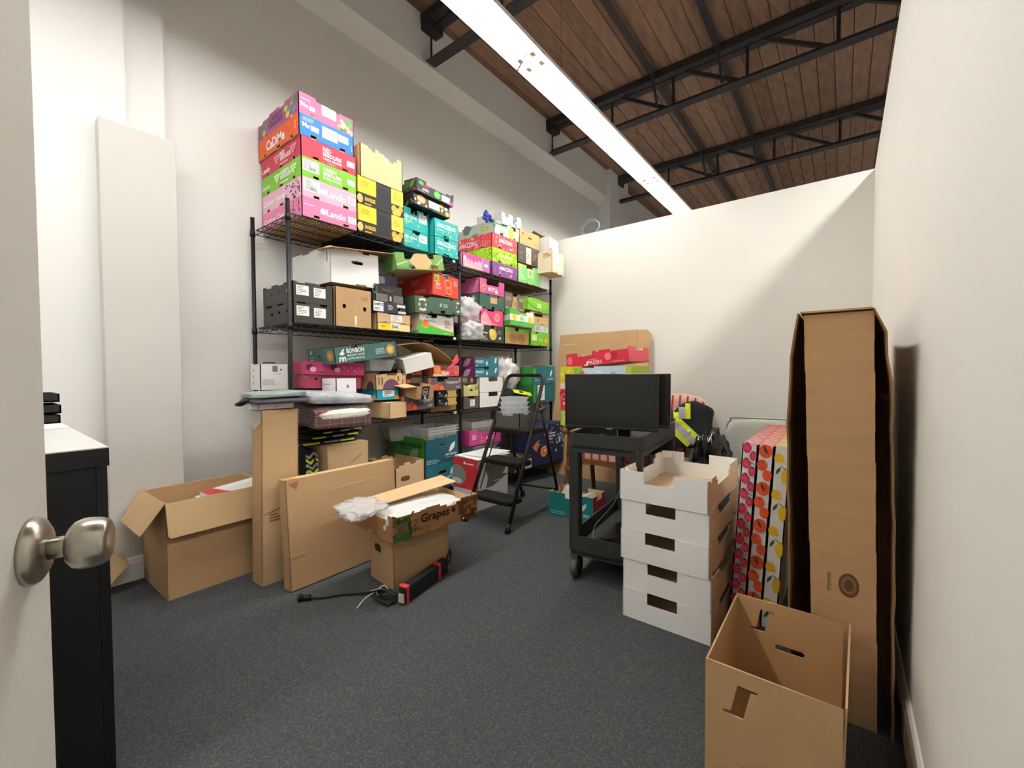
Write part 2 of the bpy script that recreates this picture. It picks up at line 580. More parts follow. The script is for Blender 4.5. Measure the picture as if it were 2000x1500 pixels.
def base_prof(mb, p, q, nrm):
    """moulded skirting from p to q, nrm points into the room"""
    p = Vector(p); q = Vector(q); n = Vector(nrm)
    pr = [(0, 0), (.016, 0), (.016, .095), (.011, .104), (.011, .118), (.005, .13), (0, .13)]
    vs = [p + n * a + Vector((0, 0, z)) for a, z in pr] + [q + n * a + Vector((0, 0, z)) for a, z in pr]
    k = len(pr)
    mb.add(vs, [(i, i + k, (i + 1) % k + k, (i + 1) % k) for i in range(k)] + [tuple(range(k)), tuple(range(2 * k - 1, k - 1, -1))], TRIM)
mb = MB()
base_prof(mb, (-3.14, -6, 0), (-3.14, .448, 0), (1, 0, 0)); base_prof(mb, (-3.06, .434, 0), (-3.06, .791, 0), (1, 0, 0))
base_prof(mb, (-3.14, .45, 0), (-3.06, .45, 0), (0, -1, 0)); base_prof(mb, (WALLX, .78, 0), (WALLX, 4.35, 0), (1, 0, 0))
struct(mb, 'baseboard_left')
mb = MB(); base_prof(mb, (.175, -.5, 0), (.175, 4.35, 0), (-1, 0, 0)); struct(mb, 'baseboard_right')
mb = MB(); base_prof(mb, (-3.25, 4.35, 0), (.175, 4.35, 0), (0, -1, 0)); struct(mb, 'baseboard_back')

# roof deck: one board at a time
WOOD = mat('8C6E5A', 0.85, 0, 0.22, 5, 0.1, 40, 0.1, (4, .8, 1))
WOOD2 = mat('846551', 0.85, 0, 0.22, 5, 0.1, 40, 0.1, (4, .8, 1))
WOOD3 = mat('967662', 0.85, 0, 0.22, 5, 0.1, 40, 0.1, (4, .8, 1))
mb = MB(); mb.box((-3.6, -6.2, DECK + .05), (3.4, 11.7, DECK + .15), mat('1E1712', .9, 0, 0)); ceil = struct(mb, 'ceiling')
x = -3.2; k = 0
pm = []
for m_ in (WOOD, WOOD2, WOOD3):
    q = MB(); q.box((-.074, -8.75, 0), (.074, 8.75, .05), m_); pm.append(q.mesh('plank'))
while x < 3.25:
    o = bpy.data.objects.new('plank', pm[random.choice((0, 0, 1, 2))]); C.objects.link(o); o.parent = ceil
    o.location = (x + .075, 2.75, DECK + random.uniform(-.004, .004)); x += .1545; k += 1

STEEL = mat('3A3536', 0.6, 0.3, 0.15, 12)
def joist(y, label):
    root = thing('roof_joist', label, 'steel joist', (0, y, 0), group=None)
    zt, zb = DECK - .012, 4.03
    x0, x1 = -3.115, 3.15
    mb = MB()
    mb.box((x0 - .03, -.095, zt - .075), (x1, -.008, zt), STEEL); mb.box((x0 - .03, .008, zt - .075), (x1, .095, zt), STEEL)
    mb.build('top_chord', root)
    mb = MB()
    mb.box((x0 + .02, -.055, zb - .008), (x1 - .02, .055, zb), STEEL); mb.box((x0 + .02, -.008, zb), (x1 - .02, .008, zb + .045), STEEL)
    mb.build('bottom_chord', root)
    mb = MB(); mb.box((x0 - .004, -.09, zt - .14), (x0 + .1, .09, zt - .06), STEEL)
    mb.build('bearing_seat', root)
    mb = MB(); mb.bar((x0 + .035, 0, zb), (x0 + .035, 0, zt - .05), .012, STEEL, 4); mb.build('web_member', root)
    xx = -2.85
    while xx < x1 - .7:
        mb = MB(); mb.bar((xx, 0, zt - .05), (xx + .55, 0, zb + .02), .024, STEEL, 4); mb.build('web_member', root)
        mb = MB(); mb.bar((xx + .62, 0, zb + .02), (xx + .62, 0, zt - .05), .016, STEEL, 4); mb.build('web_member', root)
        xx += .72
    return root
joist(2.75, 'dark steel roof joist with its wall end nearest above the first lamp tube')
joist(4.85, 'dark steel roof joist crossing the ceiling above the room, larger one in view')
joist(6.95, 'dark steel roof joist farther away, crossing just above the end of the lamps')
for i, (x, nm) in enumerate(((-1.70, 'left'), (-1.04, 'right'))):
    pass
def bridging(x, label):
    root = thing('bridging_angle', label, 'steel angle', (x, 0, 0))
    for a, b_ in ((-5.9, 2.66), (2.84, 4.76), (4.94, 6.86), (7.04, 11.4)):
        mb = MB(); mb.box((-.03, a, DECK - .06), (.03, b_, DECK - .052), STEEL); mb.box((-.03, a, DECK - .052), (-.022, b_, DECK - .012), STEEL)
        mb.build('angle_bar', root)
    for y in (4.85, 6.95):
        mb = MB(); mb.bar((0.0, y - .15, DECK - .05), (.03, y - .04, 4.07), .014, STEEL, 4); mb.build('cross_brace', root)
        mb = MB(); mb.bar((0.0, y + .62, DECK - .05), (.03, y + .06, 4.06), .014, STEEL, 4); mb.build('cross_brace', root)
bridging(-1.70, 'dark steel bridging strip along the ceiling boards beside the lamps')
bridging(-1.04, 'dark steel bridging strip along the ceiling boards, farther right from the lamps')
mb = MB(); mb.bar((-2.6, 7.16, 4.12), (3.1, 7.16, 4.12), .02, STEEL, 8)
for xx in (-2.3, -.6, 1.2, 2.7): mb.bar((xx, 7.16, 4.12), (xx, 7.16, DECK + .0), .006, STEEL, 4)
tag(mb.build('ceiling_pipe'), 'thin dark pipe hung behind the farthest roof joist', 'pipe')

# fluorescent strips: white trough, two bare tubes each
TUBE = emit((1.0, 0.985, 0.955), LAMP)
REF = mat('F2F1EC', 0.35, 0, 0.0)
CREAM = mat('C9C6B4', 0.4, 0, 0.0)
LZ = 3.40
def make_lamp():
    root = thing('ceiling_light', '', 'ceiling light', (0, 0, LZ))
    L = 1.222
    mb = MB(); mb.box((-.042, -L, .07), (.042, L, .13), REF); mb.build('housing', root)
    mb = MB()
    for s in (1, -1):
        mb.add([(s * .041, -L, .0715), (s * .041, L, .0715), (s * .123, L, -.012), (s * .123, -L, -.012), (s * .044, -L, .0755), (s * .044, L, .0755), (s * .126, L, -.012), (s * .126, -L, -.012)],
               [(0, 1, 2, 3), (7, 6, 5, 4), (3, 2, 6, 7), (0, 3, 7, 4), (1, 5, 6, 2), (0, 4, 5, 1)], REF)
    mb.build('reflector', root)
    for s in (1, -1):
        mb = MB(); mb.bar((s * .055, -L + .05, .028), (s * .055, L - .05, .028), .019, TUBE, 10, smooth=True); mb.build('lamp_tube', root)
        for e_ in (1, -1):
            mb = MB(); mb.box((s * .055 - .016, e_ * (L - .05) - .022, -.005), (s * .055 + .016, e_ * (L - .05) + .022, .072), CREAM); mb.build('lamp_holder', root)
    for e_ in (.8, -.8):
        mb = MB(); mb.bar((0, e_, .13), (0, e_, DECK - LZ + .002), .0013, STEEL, 5); mb.build('hanger', root)
    return root
LAB = {(-1.83, -1): 'white fluorescent strip of the row, directly over the doorway end of the room',
       (-1.83, -2): 'white fluorescent strip of the row, farthest back behind the doorway', (-1.83, 0): 'lit fluorescent strip light, nearest one in view at the top edge',
       (-1.83, 1): 'lit fluorescent strip light, middle one in the long row, between the two joints', (-1.83, 2): 'lit fluorescent strip light, last one above the white partition'}
proto = None
for x, g in ((-1.83, 'fluorescent strips in the row over the room'), (.87, 'fluorescent strips hidden behind the right wall')):
    for i in range(-2, 4):
        o = make_lamp() if proto is None else copy_tree(proto)
        proto = proto or o
        o.location = (x, 1.365 + 2.455 * i, LZ)
        o['group'] = g
        o['label'] = LAB.get((x, i), 'fluorescent strip of the row continuing beyond the partition' if x < 0 else 'fluorescent strip hanging in the neighbouring room behind the right wall')

# ------------------------------------------------------------------ the door beside the camera
def door():
    a = R(-31)                                   # swing seen from the camera
    lat, fw_ = math.sin(a), math.cos(a)
    fx = Vector((-math.sin(yaw), math.cos(yaw), 0)); rx = Vector((math.cos(yaw), math.sin(yaw), 0))
    d = (rx * lat + fx * fw_).normalized()       # hinge -> free edge
    n = (rx * fw_ - fx * lat).normalized()       # out of the visible face
    rose = Vector((0, 0, .953)) + fx * .42 + rx * (-.4830)
    edge = rose + d * .045
    DW = .76
    M = Matrix(((d.x, n.x, 0, edge.x), (d.y, n.y, 0, edge.y), (0, 0, 1, 0), (0, 0, 0, 1)))
    root = bpy.data.objects.new('door_1', None); C.objects.link(root); root['kind'] = 'structure'
    root.matrix_world = M
    WD = mat('E8E6E0', 0.5, 0, 0.01, 3)
    mb = MB(); mb.box((-DW, -.036, .012), (0, 0, 2.04), WD); bevel(mb.build('door_leaf', root), .002)
    NI = mat('B9B3A8', 0.28, 1.0, 0.03, 30)
    X = Matrix.Translation((-.045, 0, .953)) @ Matrix.Rotation(R(-90), 4, 'X')
    mb = MB(); mb.lathe([(.033, 0), (.0335, .003), (.031, .008), (.024, .012), (.016, .014)], NI, 28, X); k = mb.build('door_knob', root)
    mb = MB(); mb.lathe([(.011, .010), (.0105, .026), (.0115, .030)], NI, 20, X); mb.build('neck', k)
    mb = MB(); mb.lathe([(.011, .026), (.018, .0285), (.0235, .033), (.0258, .039), (.0258, .046), (.0245, .053), (.0225, .058), (.019, .060), (.0, .0590)], NI, 28, X); mb.build('grip', k)
    mb = MB(); mb.box((-.0005, -.03, .90), (.0012, -.006, 1.0), NI); mb.build('latch_plate', root)
    return root
door()

# ------------------------------------------------------------------ wire shelving
SHB = mat('1A1A1C', 0.45, 0.2, 0.08, 30)
DEC1 = (2.112, 1.445, .80, .15)
DEC2 = (2.068, 1.42, .80, .15)
XF, XR = -2.68, -3.195
sh = thing('wire_shelving', 'tall black wire shelving of two joined bays along the left wall', 'shelving', (-2.94, 2.7, 0))
def off(v): return (v[0] + 2.94, v[1] - 2.7, v[2])
for y in (1.225, 2.69, 4.175):
    for x in (XF, XR):
        mb = MB(); mb.bar(off((x, y, .03)), off((x, y, 2.185)), .0128, SHB, 12); p_ = mb.build('post', sh)
        mb = MB(); mb.bar(off((x, y, 2.185)), off((x, y, 2.194)), .0134, BLK, 12); mb.build('cap', p_)
        mb = MB(); mb.bar(off((x, y, 0)), off((x, y, .03)), .016, SHB, 10, r2=.009); mb.build('foot', p_)
def shelf(y0, y1, z):
    def B(p, q, r, n=4): mb.bar(off(p), off(q), r, SHB, n)
    mb = MB()
    r = .0034
    ya, yb = y0 + .018, y1 - .018; xa, xb = XR + .012, XF + .004
    for zz in (z - r, z - .034):
        B((xb, ya, zz), (xb, yb, zz), r); B((xa, ya, zz), (xa, yb, zz), r)
        B((xa, ya, zz), (xb, ya, zz), r); B((xa, yb, zz), (xb, yb, zz), r)
    n = 40
    for x in (xa, xb):
        for i in range(n):
            s0, s1 = (z - r, z - .034) if i % 2 else (z - .034, z - r)
            B((x, ya + (yb - ya) * i / n, s0), (x, ya + (yb - ya) * (i + 1) / n, s1), .0022, 3)
    for y in (ya, yb):
        for i in range(14):
            s0, s1 = (z - r, z - .034) if i % 2 else (z - .034, z - r)
            B((xa + (xb - xa) * i / 14, y, s0), (xa + (xb - xa) * (i + 1) / 14, y, s1), .0022, 3)
    rim = mb.build('shelf', sh)
    mb = MB()
    k = int((yb - ya) / .0262)
    for i in range(1, k):
        y = ya + (yb - ya) * i / k
        B((xa, y, z - .0022), (xb, y, z - .0022), .0019, 3)
    for f in (.25, .5, .75):
        x = xa + (xb - xa) * f
        B((x, ya, z - .007), (x, yb, z - .007), .003)
    mb.build('wire_deck', rim)
    for x, y in ((XF, y0), (XF, y1), (XR, y0), (XR, y1)):
        mb = MB(); mb.bar(off((x, y, z - .045)), off((x, y, z - .002)), .0185, SHB, 10, r2=.015); mb.build('collar', rim)
    mb = MB(); a = off((xb + .004, yb - .07, z - .03)); mb.box(a, (a[0] + .004, a[1] + .03, a[2] + .022), WHG); mb.build('tag', rim)
for z in DEC1: shelf(1.225, 2.69, z)
for z in DEC2: shelf(2.69, 4.175, z)

# ------------------------------------------------------------------ cartons on the shelves
def card(h, var=0.05): return mat(h, 0.5, 0, var, 6, 0.0, 50, 0.35)
W_ = 'F4F2EE'; K_ = '1A1818'
PINK = card('DB7AA2'); LPINK = card('DDAABE'); GREEN = card('76B82E'); RED = card('BE344C'); ORG = card('DE5C22'); BLUE = card('2472B8'); HPINK = card('D8648F')
MAG = card('C24A92')
STK = [(.2, .3, 0, .16), (.73, .83, 0, .16)]
AGE = dict(depth=.565, inn=KR, cf_=STK, cs=[(.14, .2, 0, .16), (.47, .56, 0, .13), (.8, .86, 0, .16)])
def grapes(c):      # two little clusters for the end panel
    it = []
    for u in (.42, .83):
        for i, (a, b_) in enumerate(((-.05, .7), (0, .72), (.05, .7), (-.03, .55), (.03, .55), (0, .4))):
            it.append(('e', u + a, b_, .026, .075, c))
    return it
sb('produce_carton', 'hot pink printed fruit carton, lowest of the tall left stack on the top shelf', 1.303, 1.683, 2.113, .122, PINK, side=PINK, dec={
    'F': [('t', 'Lando', .42, .3, .36, .36, W_), ('leaf', .33, .32, .37, .66, .016, W_), ('leaf', .37, .3, .40, .62, .012, W_), ('l', .03, .6, .22, .08, 'F9D3E4', 1), ('r', .775, 0, .004, 1, 'D96F9E'), ('bc', .83, .3, .14, .3, '5A4A50'), ('R', .82, .28, .16, .36, W_)],
    'L': [('t', 'Cotton Candy', .06, .25, .6, .4, W_), ('s', .6, .2, .96, .9, 22, '5B2A4A', .008, .004)]}, **AGE)
sb('produce_carton', 'pale pink printed fruit carton, second from the bottom of the tall left stack', 1.303, 1.683, 2.236, .122, LPINK, dec={
    'F': [('t', 'Lando', .42, .3, .36, .38, 'FBEFF4'), ('leaf', .33, .32, .37, .66, .016, 'FBEFF4'), ('leaf', .37, .3, .40, .62, .012, 'FBEFF4'), ('R', .03, .3, .28, .62, W_), ('bc', .14, .36, .14, .18, K_), ('R', .82, .3, .15, .4, 'F7DDE8'), ('r', .775, 0, .004, 1, 'DBA0BC')],
    'L': [('t', 'Cotton Candy', .04, .25, .58, .4, W_), ('s', .6, .2, .96, .9, 26, '5B2A4A', .008, .005)]}, **AGE)
sb('produce_carton', 'bright green carton lettered GREEN SEEDLESS in the tall left stack', 1.303, 1.683, 2.359, .122, GREEN, dec={
    'F': [('t', 'GREEN', .37, .62, .24, .2, W_), ('t', 'SEEDLESS', .37, .38, .34, .2, W_), ('t', 'TABLE GRAPES', .37, .2, .34, .12, W_), ('R', .02, .3, .28, .58, W_), ('bc', .13, .36, .14, .18, K_), ('R', .82, .35, .14, .3, W_), ('r', .775, 0, .004, 1, '6FB02A')],
    'L': [('t', 'Lando', .03, .28, .2, .25, W_), ('t', 'GREEN', .5, .6, .22, .22, W_), ('t', 'SEEDLESS', .5, .36, .28, .22, W_), ('l', .5, .15, .25, .14, 'DDF0C8', 1)] + grapes('D5EFB6')}, **AGE)
sb('produce_carton', 'crimson carton lettered RED SEEDLESS in the tall left stack', 1.303, 1.683, 2.482, .124, RED, dec={
    'F': [('t', 'RED', .37, .62, .15, .22, W_), ('t', 'SEEDLESS', .37, .38, .34, .2, W_), ('t', 'TABLE GRAPES', .37, .2, .34, .12, W_), ('l', .45, .04, .2, .12, 'E68A9A', 2), ('R', .81, .35, .15, .3, W_), ('r', .775, 0, .004, 1, 'A82A44')],
    'L': [('t', 'Lando', .03, .22, .2, .26, W_), ('t', 'RED', .5, .6, .12, .22, W_), ('t', 'SEEDLESS', .5, .36, .28, .22, W_), ('l', .5, .15, .25, .14, 'E8A0AE', 1)] + grapes('E48A9C')}, **AGE)
sb('produce_carton', 'blue and orange carton with white lettering, second from the top of the tall left stack', 1.293, 1.665, 2.609, .13, BLUE, side=ORG, dec={
    'F': [('l', .06, .72, .28, .2, '8CBDE6', 3), ('t', 'Me', .06, .4, .12, .24, W_), ('R', .2, .36, .14, .24, W_), ('R', .4, .28, .28, .56, W_), ('R', .69, .45, .2, .36, W_), ('l', .94, .2, .03, .3, 'BBD6EE', 4)],
    'L': [('t', 'CaDiMe', .22, .22, .46, .5, W_), ('l', .9, .35, .05, .4, 'F6C3A2', 4)]}, **{**AGE, 'depth': .585})
FR = [('e', .72, .2, .03, .12, 'E8C440'), ('e', .8, .34, .05, .2, 'F1F0E6'), ('e', .88, .22, .045, .18, 'EBCB4C'), ('e', .95, .12, .04, .15, '8E9AC0'), ('e', .83, .1, .04, .14, '6E6A86'), ('e', .92, .5, .035, .12, '48B04A'), ('e', .77, .5, .04, .13, 'E6D06A'), ('leaf', .84, .5, .9, .74, .012, '3E9A3E'), ('leaf', .9, .6, .97, .78, .01, '3E9A3E'), ('e', .72, .08, .03, .1, '4E9A42')]
sb('produce_carton', 'pink candy-print carton with fruit pictures, topmost of the tall left stack', 1.293, 1.665, 2.740, .128, HPINK, side=card('A85A86'), dec={
    'F': [('t', 'Me', .03, .34, .13, .22, W_), ('R', .18, .3, .1, .2, W_), ('R', .4, .36, .26, .5, W_), ('l', .04, .7, .2, .1, 'F9C0DC', 1)] + FR,
    'L': [('t', 'CANDY', .3, .52, .32, .26, '5A2A5E'), ('t', 'GRAPES', .28, .22, .36, .26, '5A2A5E')] + [('e', u, v, .045, .15, c) for u, v, c in ((.06, .3, '6B7A58'), (.12, .5, '5E6E88'), (.16, .25, 'C0B24E'), (.2, .6, '6E8A4E'), (.72, .6, 'B9C24E'), (.8, .4, '7A83A6'), (.86, .66, '6E9A52'), (.9, .3, '8088AE'), (.76, .25, 'D2C050'), (.95, .75, '3E8A46'))]},
    **{**AGE, 'depth': .58, 'cf_': [(.3, .42, .86, 1), (.42, .72, .78, 1), (.72, 1, .86, 1)] + STK, 'cs': [(0, .12, .8, 1), (.12, .3, .9, 1), (.55, .68, .88, 1), (.14, .2, 0, .14), (.8, .86, 0, .14)]})
# yellow and black potato cartons, kraft tray above
YEL = 'F2C92E'
POT = [('r', 0, 0, 1, 1, '22201E'), ('r', 0, .42, .38, .58, YEL), ('r', .72, .42, .28, .58, 'F0CF4A'), ('l', .06, .68, .26, .2, 'B98E12', 3), ('l', .76, .6, .2, .26, 'C9A52A', 3), ('t', 'INVERSE', .14, .16, .22, .14, 'E8BE2C'), ('l', .14, .04, .2, .08, 'D9B22A', 1), ('e', .04, .2, .06, .16, 'D8B060'), ('r', .39, .05, .32, .86, '2A2C30'), ('r', .41, .1, .28, .74, '1B1C20'),
       ('e', .78, .24, .06, .14, 'D9A83E'), ('e', .88, .16, .07, .15, 'E3B548'), ('e', .94, .3, .05, .12, 'CF9C38'), ('e', .8, .08, .06, .08, 'E0B24A')]
for z, n_ in ((2.113, 'lower'), (2.307, 'upper')):
    sb('potato_carton', n_ + ' of the two yellow and black cartons beside the tall left stack', 1.692, 2.074, z, .192, BLKG, depth=.5, cf_=[(.4, .46, .9, 1), (.62, .7, .9, 1)], inn=BLK, edge=BLK, dec={'F': POT, 'L': [('r', 0, .4, 1, .6, YEL)]})
sb('cardboard_tray', 'plain kraft tray with stepped top edge above the yellow and black cartons', 1.71, 2.068, 2.50, .225, KRL, depth=.3, Xf=-2.655, cf_=[(.18, .26, .93, 1), (.26, .34, .88, 1), (.42, .56, .95, 1), (.56, .66, .88, 1), (.66, .78, .8, 1), (.78, .86, .88, 1)], cs=oval(.5, .62, .2, .2))
# turquoise columns
TEAL = card('22ACA8')
TQ = lambda s: [('t', 'AMAZZING', .1, .54, .78, .25, W_), ('l', .12, .36, .3, .1, 'B8F0EC', 2), ('s', .02, .05, .98, .95, 26, '7FDDD4', .010, .002), ('s', .02, .05, .98, .95, 10, 'E3E58A', .012, .002)]
TQL = lambda s: [('t', 'AMAZZING', .02, .5, .5, .15, 'CDF5F0'), ('l', .04, .3, .3, .16, '9CE6DE', 3), ('s', .02, .05, .6, .95, 18, 'E5D77A', .01, .002), ('R', .6, .45, .32, .42, W_)]
for z, n_ in ((2.113, 'lower'), (2.26, 'upper')):
    sb('produce_carton', n_ + ' turquoise carton with white lettering in the right-hand turquoise column', 2.385, 2.66, z, .143, TEAL, depth=.4, inn=TEAL, cf_=[(.38, .62, 0, .12), (.4, .6, .88, 1)] if z < 2.2 else [(.38, .62, 0, .16)], dec={'F': TQ(z), 'L': [('s', .1, .1, .9, .9, 20, '6FD8D0', .01, .003)]})
    sb('produce_carton', n_ + ' turquoise carton in the left-hand turquoise column next to the yellow cartons', 2.105, 2.362, z, .143 if z < 2.2 else .165, TEAL, Xf=-2.70, depth=.4, inn=TEAL, cf_=[(.35, .65, .8, 1)] if z < 2.2 else [(.3, .55, .75, 1), (.8, 1, .8, 1)], dec={'F': TQL(z)})
CHAR = card('3C3936')
sb('produce_carton', 'black carton printed with almonds and white blossom above the turquoise columns', 2.135, 2.545, 2.432, .092, BLKG, Xf=-2.64, depth=.4, yaw_=4, lean=-2, cf_=[(.1, .86, .93, 1), (.3, .5, 0, .08)], inn=BLK, edge=DGR, dec={
    'F': [('e', .2, .6, .11, .34, 'E59A5E'), ('l', .14, .5, .12, .2, 'F7DDC0', 2), ('R', .4, .2, .3, .62, W_), ('e', .76, .76, .06, .16, 'D9A95A'), ('leaf', .74, .2, .8, .6, .012, 'E8B85A'), ('e', .92, .25, .06, .2, 'E3A83E'), ('leaf', .83, .62, .94, .74, .012, W_), ('leaf', .86, .8, .9, .5, .012, W_), ('leaf', .84, .8, .92, .55, .01, W_), ('e', .32, .16, .03, .12, 'E8B060'), ('leaf', .08, .1, .18, .22, .01, W_), ('leaf', .1, .28, .15, .06, .01, W_), ('leaf', .02, .5, .06, .3, .008, W_)], 'L': [('s', .5, .1, .95, .9, 8, '6E8A3E', .02, .008)]})
sb('produce_carton', 'dark grey carton with a round green logo, topmost above the turquoise columns', 2.146, 2.566, 2.548, .095, CHAR, Xf=-2.62, depth=.4, yaw_=4, lean=3, cf_=[(.24, .8, .72, 1), (.8, .96, .86, 1)], cs=[(.35, .65, .7, 1)], inn=DGR, edge=DGR, dec={
    'F': [('t', 'AGRO', .14, .2, .18, .2, W_), ('r', .16, .42, .16, .26, '7A3450'), ('e', .54, .36, .09, .3, '4BC04A'), ('l', .48, .28, .12, .16, 'C8EEC4', 2), ('leaf', .06, .6, .12, .86, .014, '49B64A'), ('leaf', .1, .58, .17, .8, .014, '49B64A'), ('R', .66, .08, .24, .5, W_), ('r', .88, 0, .12, .34, 'E3468A'), ('l', .04, .05, .24, .16, '9A9894', 2)],
    'L': [('s', .3, .1, .95, .9, 10, 'B0404A', .012, .008), ('leaf', .6, .2, .8, .8, .03, '3E6E34'), ('leaf', .8, .3, .95, .9, .02, '55803E')]})
# second bay, top shelf
sb('produce_carton', 'pink drip-print carton standing at the near end of the second bay top shelf', 2.71, 3.07, 2.07, .122, card('EFA9B4'), depth=.35, Xf=-2.655, inn=WHT, cf_=[(.1, .3, .9, 1)], dec={
    'F': [('p', [(0, 1), (0, .75), (.05, .6), (.1, .78), (.15, .5), (.2, .75), (.26, .45), (.32, .7), (.4, .38), (.46, .66), (.52, .5), (.58, .72), (.66, .55), (.7, .8), (.7, 1)], 'E54898'), ('r', .72, 0, .28, 1, 'F0619E'), ('e', .86, .5, .11, .3, '6C8FD0'), ('e', .86, .48, .08, .12, 'DCE4F4'), ('l', .05, .15, .5, .1, 'F6D9DC', 1), ('e', .08, .66, .05, .16, 'F7DCE4')]})
PUR = card('864A8C')
DASH = lambda c, n: ('s', .02, .06, .98, .94, n, c, .009, .0028)
AMZ = [('t', 'AMAZZING', .27, .5, .52, .28, W_), ('l', .27, .22, .1, .2, 'E9C9CE', 2), ('l', .68, .1, .12, .26, 'E9C9CE', 2)]
AMF = dict(depth=.5, cf_=[(.24, .34, 0, .14), (.7, .79, 0, .14)], cs=[(.25, .33, 0, .12), (.7, .78, 0, .12)])
sb('produce_carton', 'purple carton with white lettering, lowest of the second bay corner stack', 3.112, 3.515, 2.07, .129, PUR, dec={'F': [DASH('B37FB6', 30)] + AMZ, 'L': [DASH('B37FB6', 30)]}, **AMF)
sb('produce_carton', 'lime carton with dark dashes in the second bay corner stack', 3.112, 3.513, 2.20, .133, card('A9D822'), dec={'F': [DASH('55801A', 90), ('t', 'AMAZZING', .27, .42, .52, .26, 'EDF7B8'), ('l', .3, .2, .45, .14, 'DDEE90', 1)], 'L': [DASH('55801A', 110), ('r', .1, .5, .35, .3, 'C9EA72')]}, **AMF)
sb('produce_carton', 'red carton with pale dashes under the green and white carton', 3.112, 3.515, 2.335, .133, card('D8404E'), dec={'F': [DASH('F2C6A8', 40)] + AMZ, 'L': [DASH('F2C6A8', 70), ('t', 'AMAZZING', .12, .3, .5, .36, 'F6DFE0'), ('l', .56, .1, .12, .2, 'F0C0C4', 2)]}, **AMF)
def cluster(u, v, r, c, asp=2.5, n=9):
    rr = random.Random(int(u * 100 + r * 1000))
    return [('e', u + rr.uniform(-r, r), v + rr.uniform(-r, r) * asp, r * .42, r * .42 * asp, c[i % len(c)]) for i in range(n)]
sb('produce_carton', 'white and green grape carton with handle cut-outs on the second bay corner stack', 3.15, 3.545, 2.472, .125, card('E4E6DE'), side=card('B9BAB2'), depth=.52, cf_=[(.3, .5, .8, 1), (.68, .86, .72, 1), (.22, .34, 0, .18), (.72, .84, 0, .16)], cs=[(0, .1, .5, 1), (.1, .3, .78, 1), (.16, .3, 0, .14), (.5, .62, 0, .14)], dec={
    'F': [('p', [(0, 1), (0, .5), (.3, .2), (.52, .3), (.5, .9), (.3, .8)], '3FA24E'), ('r', .06, .3, .5, .42, 'E9EBE6'), ('l', .1, .4, .4, .24, '9FA8A0', 3), ('r', .56, 0, .2, .9, 'A8CF3A')] + cluster(.66, .5, .07, ('C6DA3A', '9EBE2E')) + [('r', .88, .1, .1, .7, 'D9E89A'), ('l', .9, .2, .06, .5, 'F4F4D0', 4)],
    'L': [('p', [(.16, .9), (.3, .3), (.46, .9)], '4E8A4A'), ('leaf', .2, .5, .4, .98, .05, '5E6E62'), ('ring', .17, .34, .1, .12, .85, '7A7A74'), ('p', [(.3, 0), (.5, .3), (.62, .25), (.5, 0)], '5E9A56')] + cluster(.8, .55, .09, ('B5C432', '9FB028', 'C9D244'), 1.6, 14) + cluster(.93, .9, .05, ('2E3A8E', '3A4AA6'), 1.8, 8)})
sb('berry_tray', 'small white tray with blue berry print, highest on the second bay', 3.235, 3.60, 2.60, .115, card('DADADA'), depth=.3, yaw_=5, tilt=-6, cf_=[(.16, .34, .68, 1), (.56, .78, .55, 1)], cs=[(.3, .7, .7, 1)], dec={
    'F': [('r', .1, .28, .42, .36, 'EFEFEC'), ('l', .14, .34, .3, .22, 'B8B8B4', 2)] + cluster(.66, .35, .09, ('5F74B8', '7C90CC', 'B9C2E2', '485CA4'), 2.4, 16) + [('r', .36, .02, .08, .12, '8A7A72')]})
mb = MB()
for i in range(16):
    a = i * 2.399; r = .012 * math.sqrt(i)
    M_ = Matrix.Translation((math.sin(i) * .01, r * math.cos(a), .05 + r * math.sin(a))) @ Matrix.Diagonal((.02, .02, .02, 1))
    mb.lathe([(0, -1), (.7, -.7), (1, 0), (.7, .7), (0, 1)], ink('39459A'), 6, M_)
o = mb.build('berry_cutout'); o.location = (-2.76, 3.158, 2.598); tag(o, 'blue berry cluster cut-out standing behind the green and white grape carton', 'carton cut-out')
sb('produce_carton', 'light green citrus carton at the bottom beside the purple one', 3.53, 3.935, 2.07, .19, card('86CC78'), depth=.4, cf_=[(.36, .64, .84, 1), (.34, .4, 0, .06), (.64, .7, 0, .06)], dec={
    'F': [('p', [(0, 1), (.22, 1), (.08, .6), (0, .5)], 'D8C45A'), ('p', [(.0, .9), (.35, .2), (.0, .1)], '98D68C'), ('r', .4, .36, .26, .5, 'C6DDA2'), ('bc', .46, .5, .14, .26, '7FA858'), ('l', .04, .3, .24, .1, 'CBEBC2', 1), ('r', .68, .05, .012, .9, 'BEE6B4'), ('p', [(.86, .8), (1, .6), (1, .9)], 'D0C858')]})
sb('produce_carton', 'dark brown carton with a pale centre panel beside the red and lime cartons', 3.525, 3.91, 2.278, .19, card('57504A'), depth=.35, cf_=[(.42, .56, .9, 1), (.42, .58, 0, .1)], dec={
    'F': [('r', .37, .02, .24, .9, 'E2C8B6'), ('l', .41, .3, .14, .4, 'A08A7A', 4), ('l', .08, .5, .2, .12, '857C72', 1), ('l', .1, .2, .18, .14, '7A7068', 2)] + cluster(.82, .5, .1, ('8A6A5A', '6E5648', '9A7A66'), 2, 9)})
sb('produce_carton', 'kraft carton with green print on the dark brown carton', 3.55, 3.918, 2.47, .155, mat('CFA36B', .8, 0, .06, 5), depth=.35, cf_=[(.2, .5, .93, 1), (.42, .6, .5, .62)], dec={'F': [('l', .28, .72, .5, .1, '9A6E3A', 1), ('leaf', .1, .7, .24, .8, .012, 'B8502E'), ('l', .06, .4, .14, .2, 'AE8248', 3), ('l', .75, .2, .2, .12, 'AE8248', 2)]})
sb('white_box', 'plain white carton at the far end of the second bay top shelf', 3.94, 4.13, 2.07, .14, WHT, Xf=-2.67, depth=.4, top=WHT)
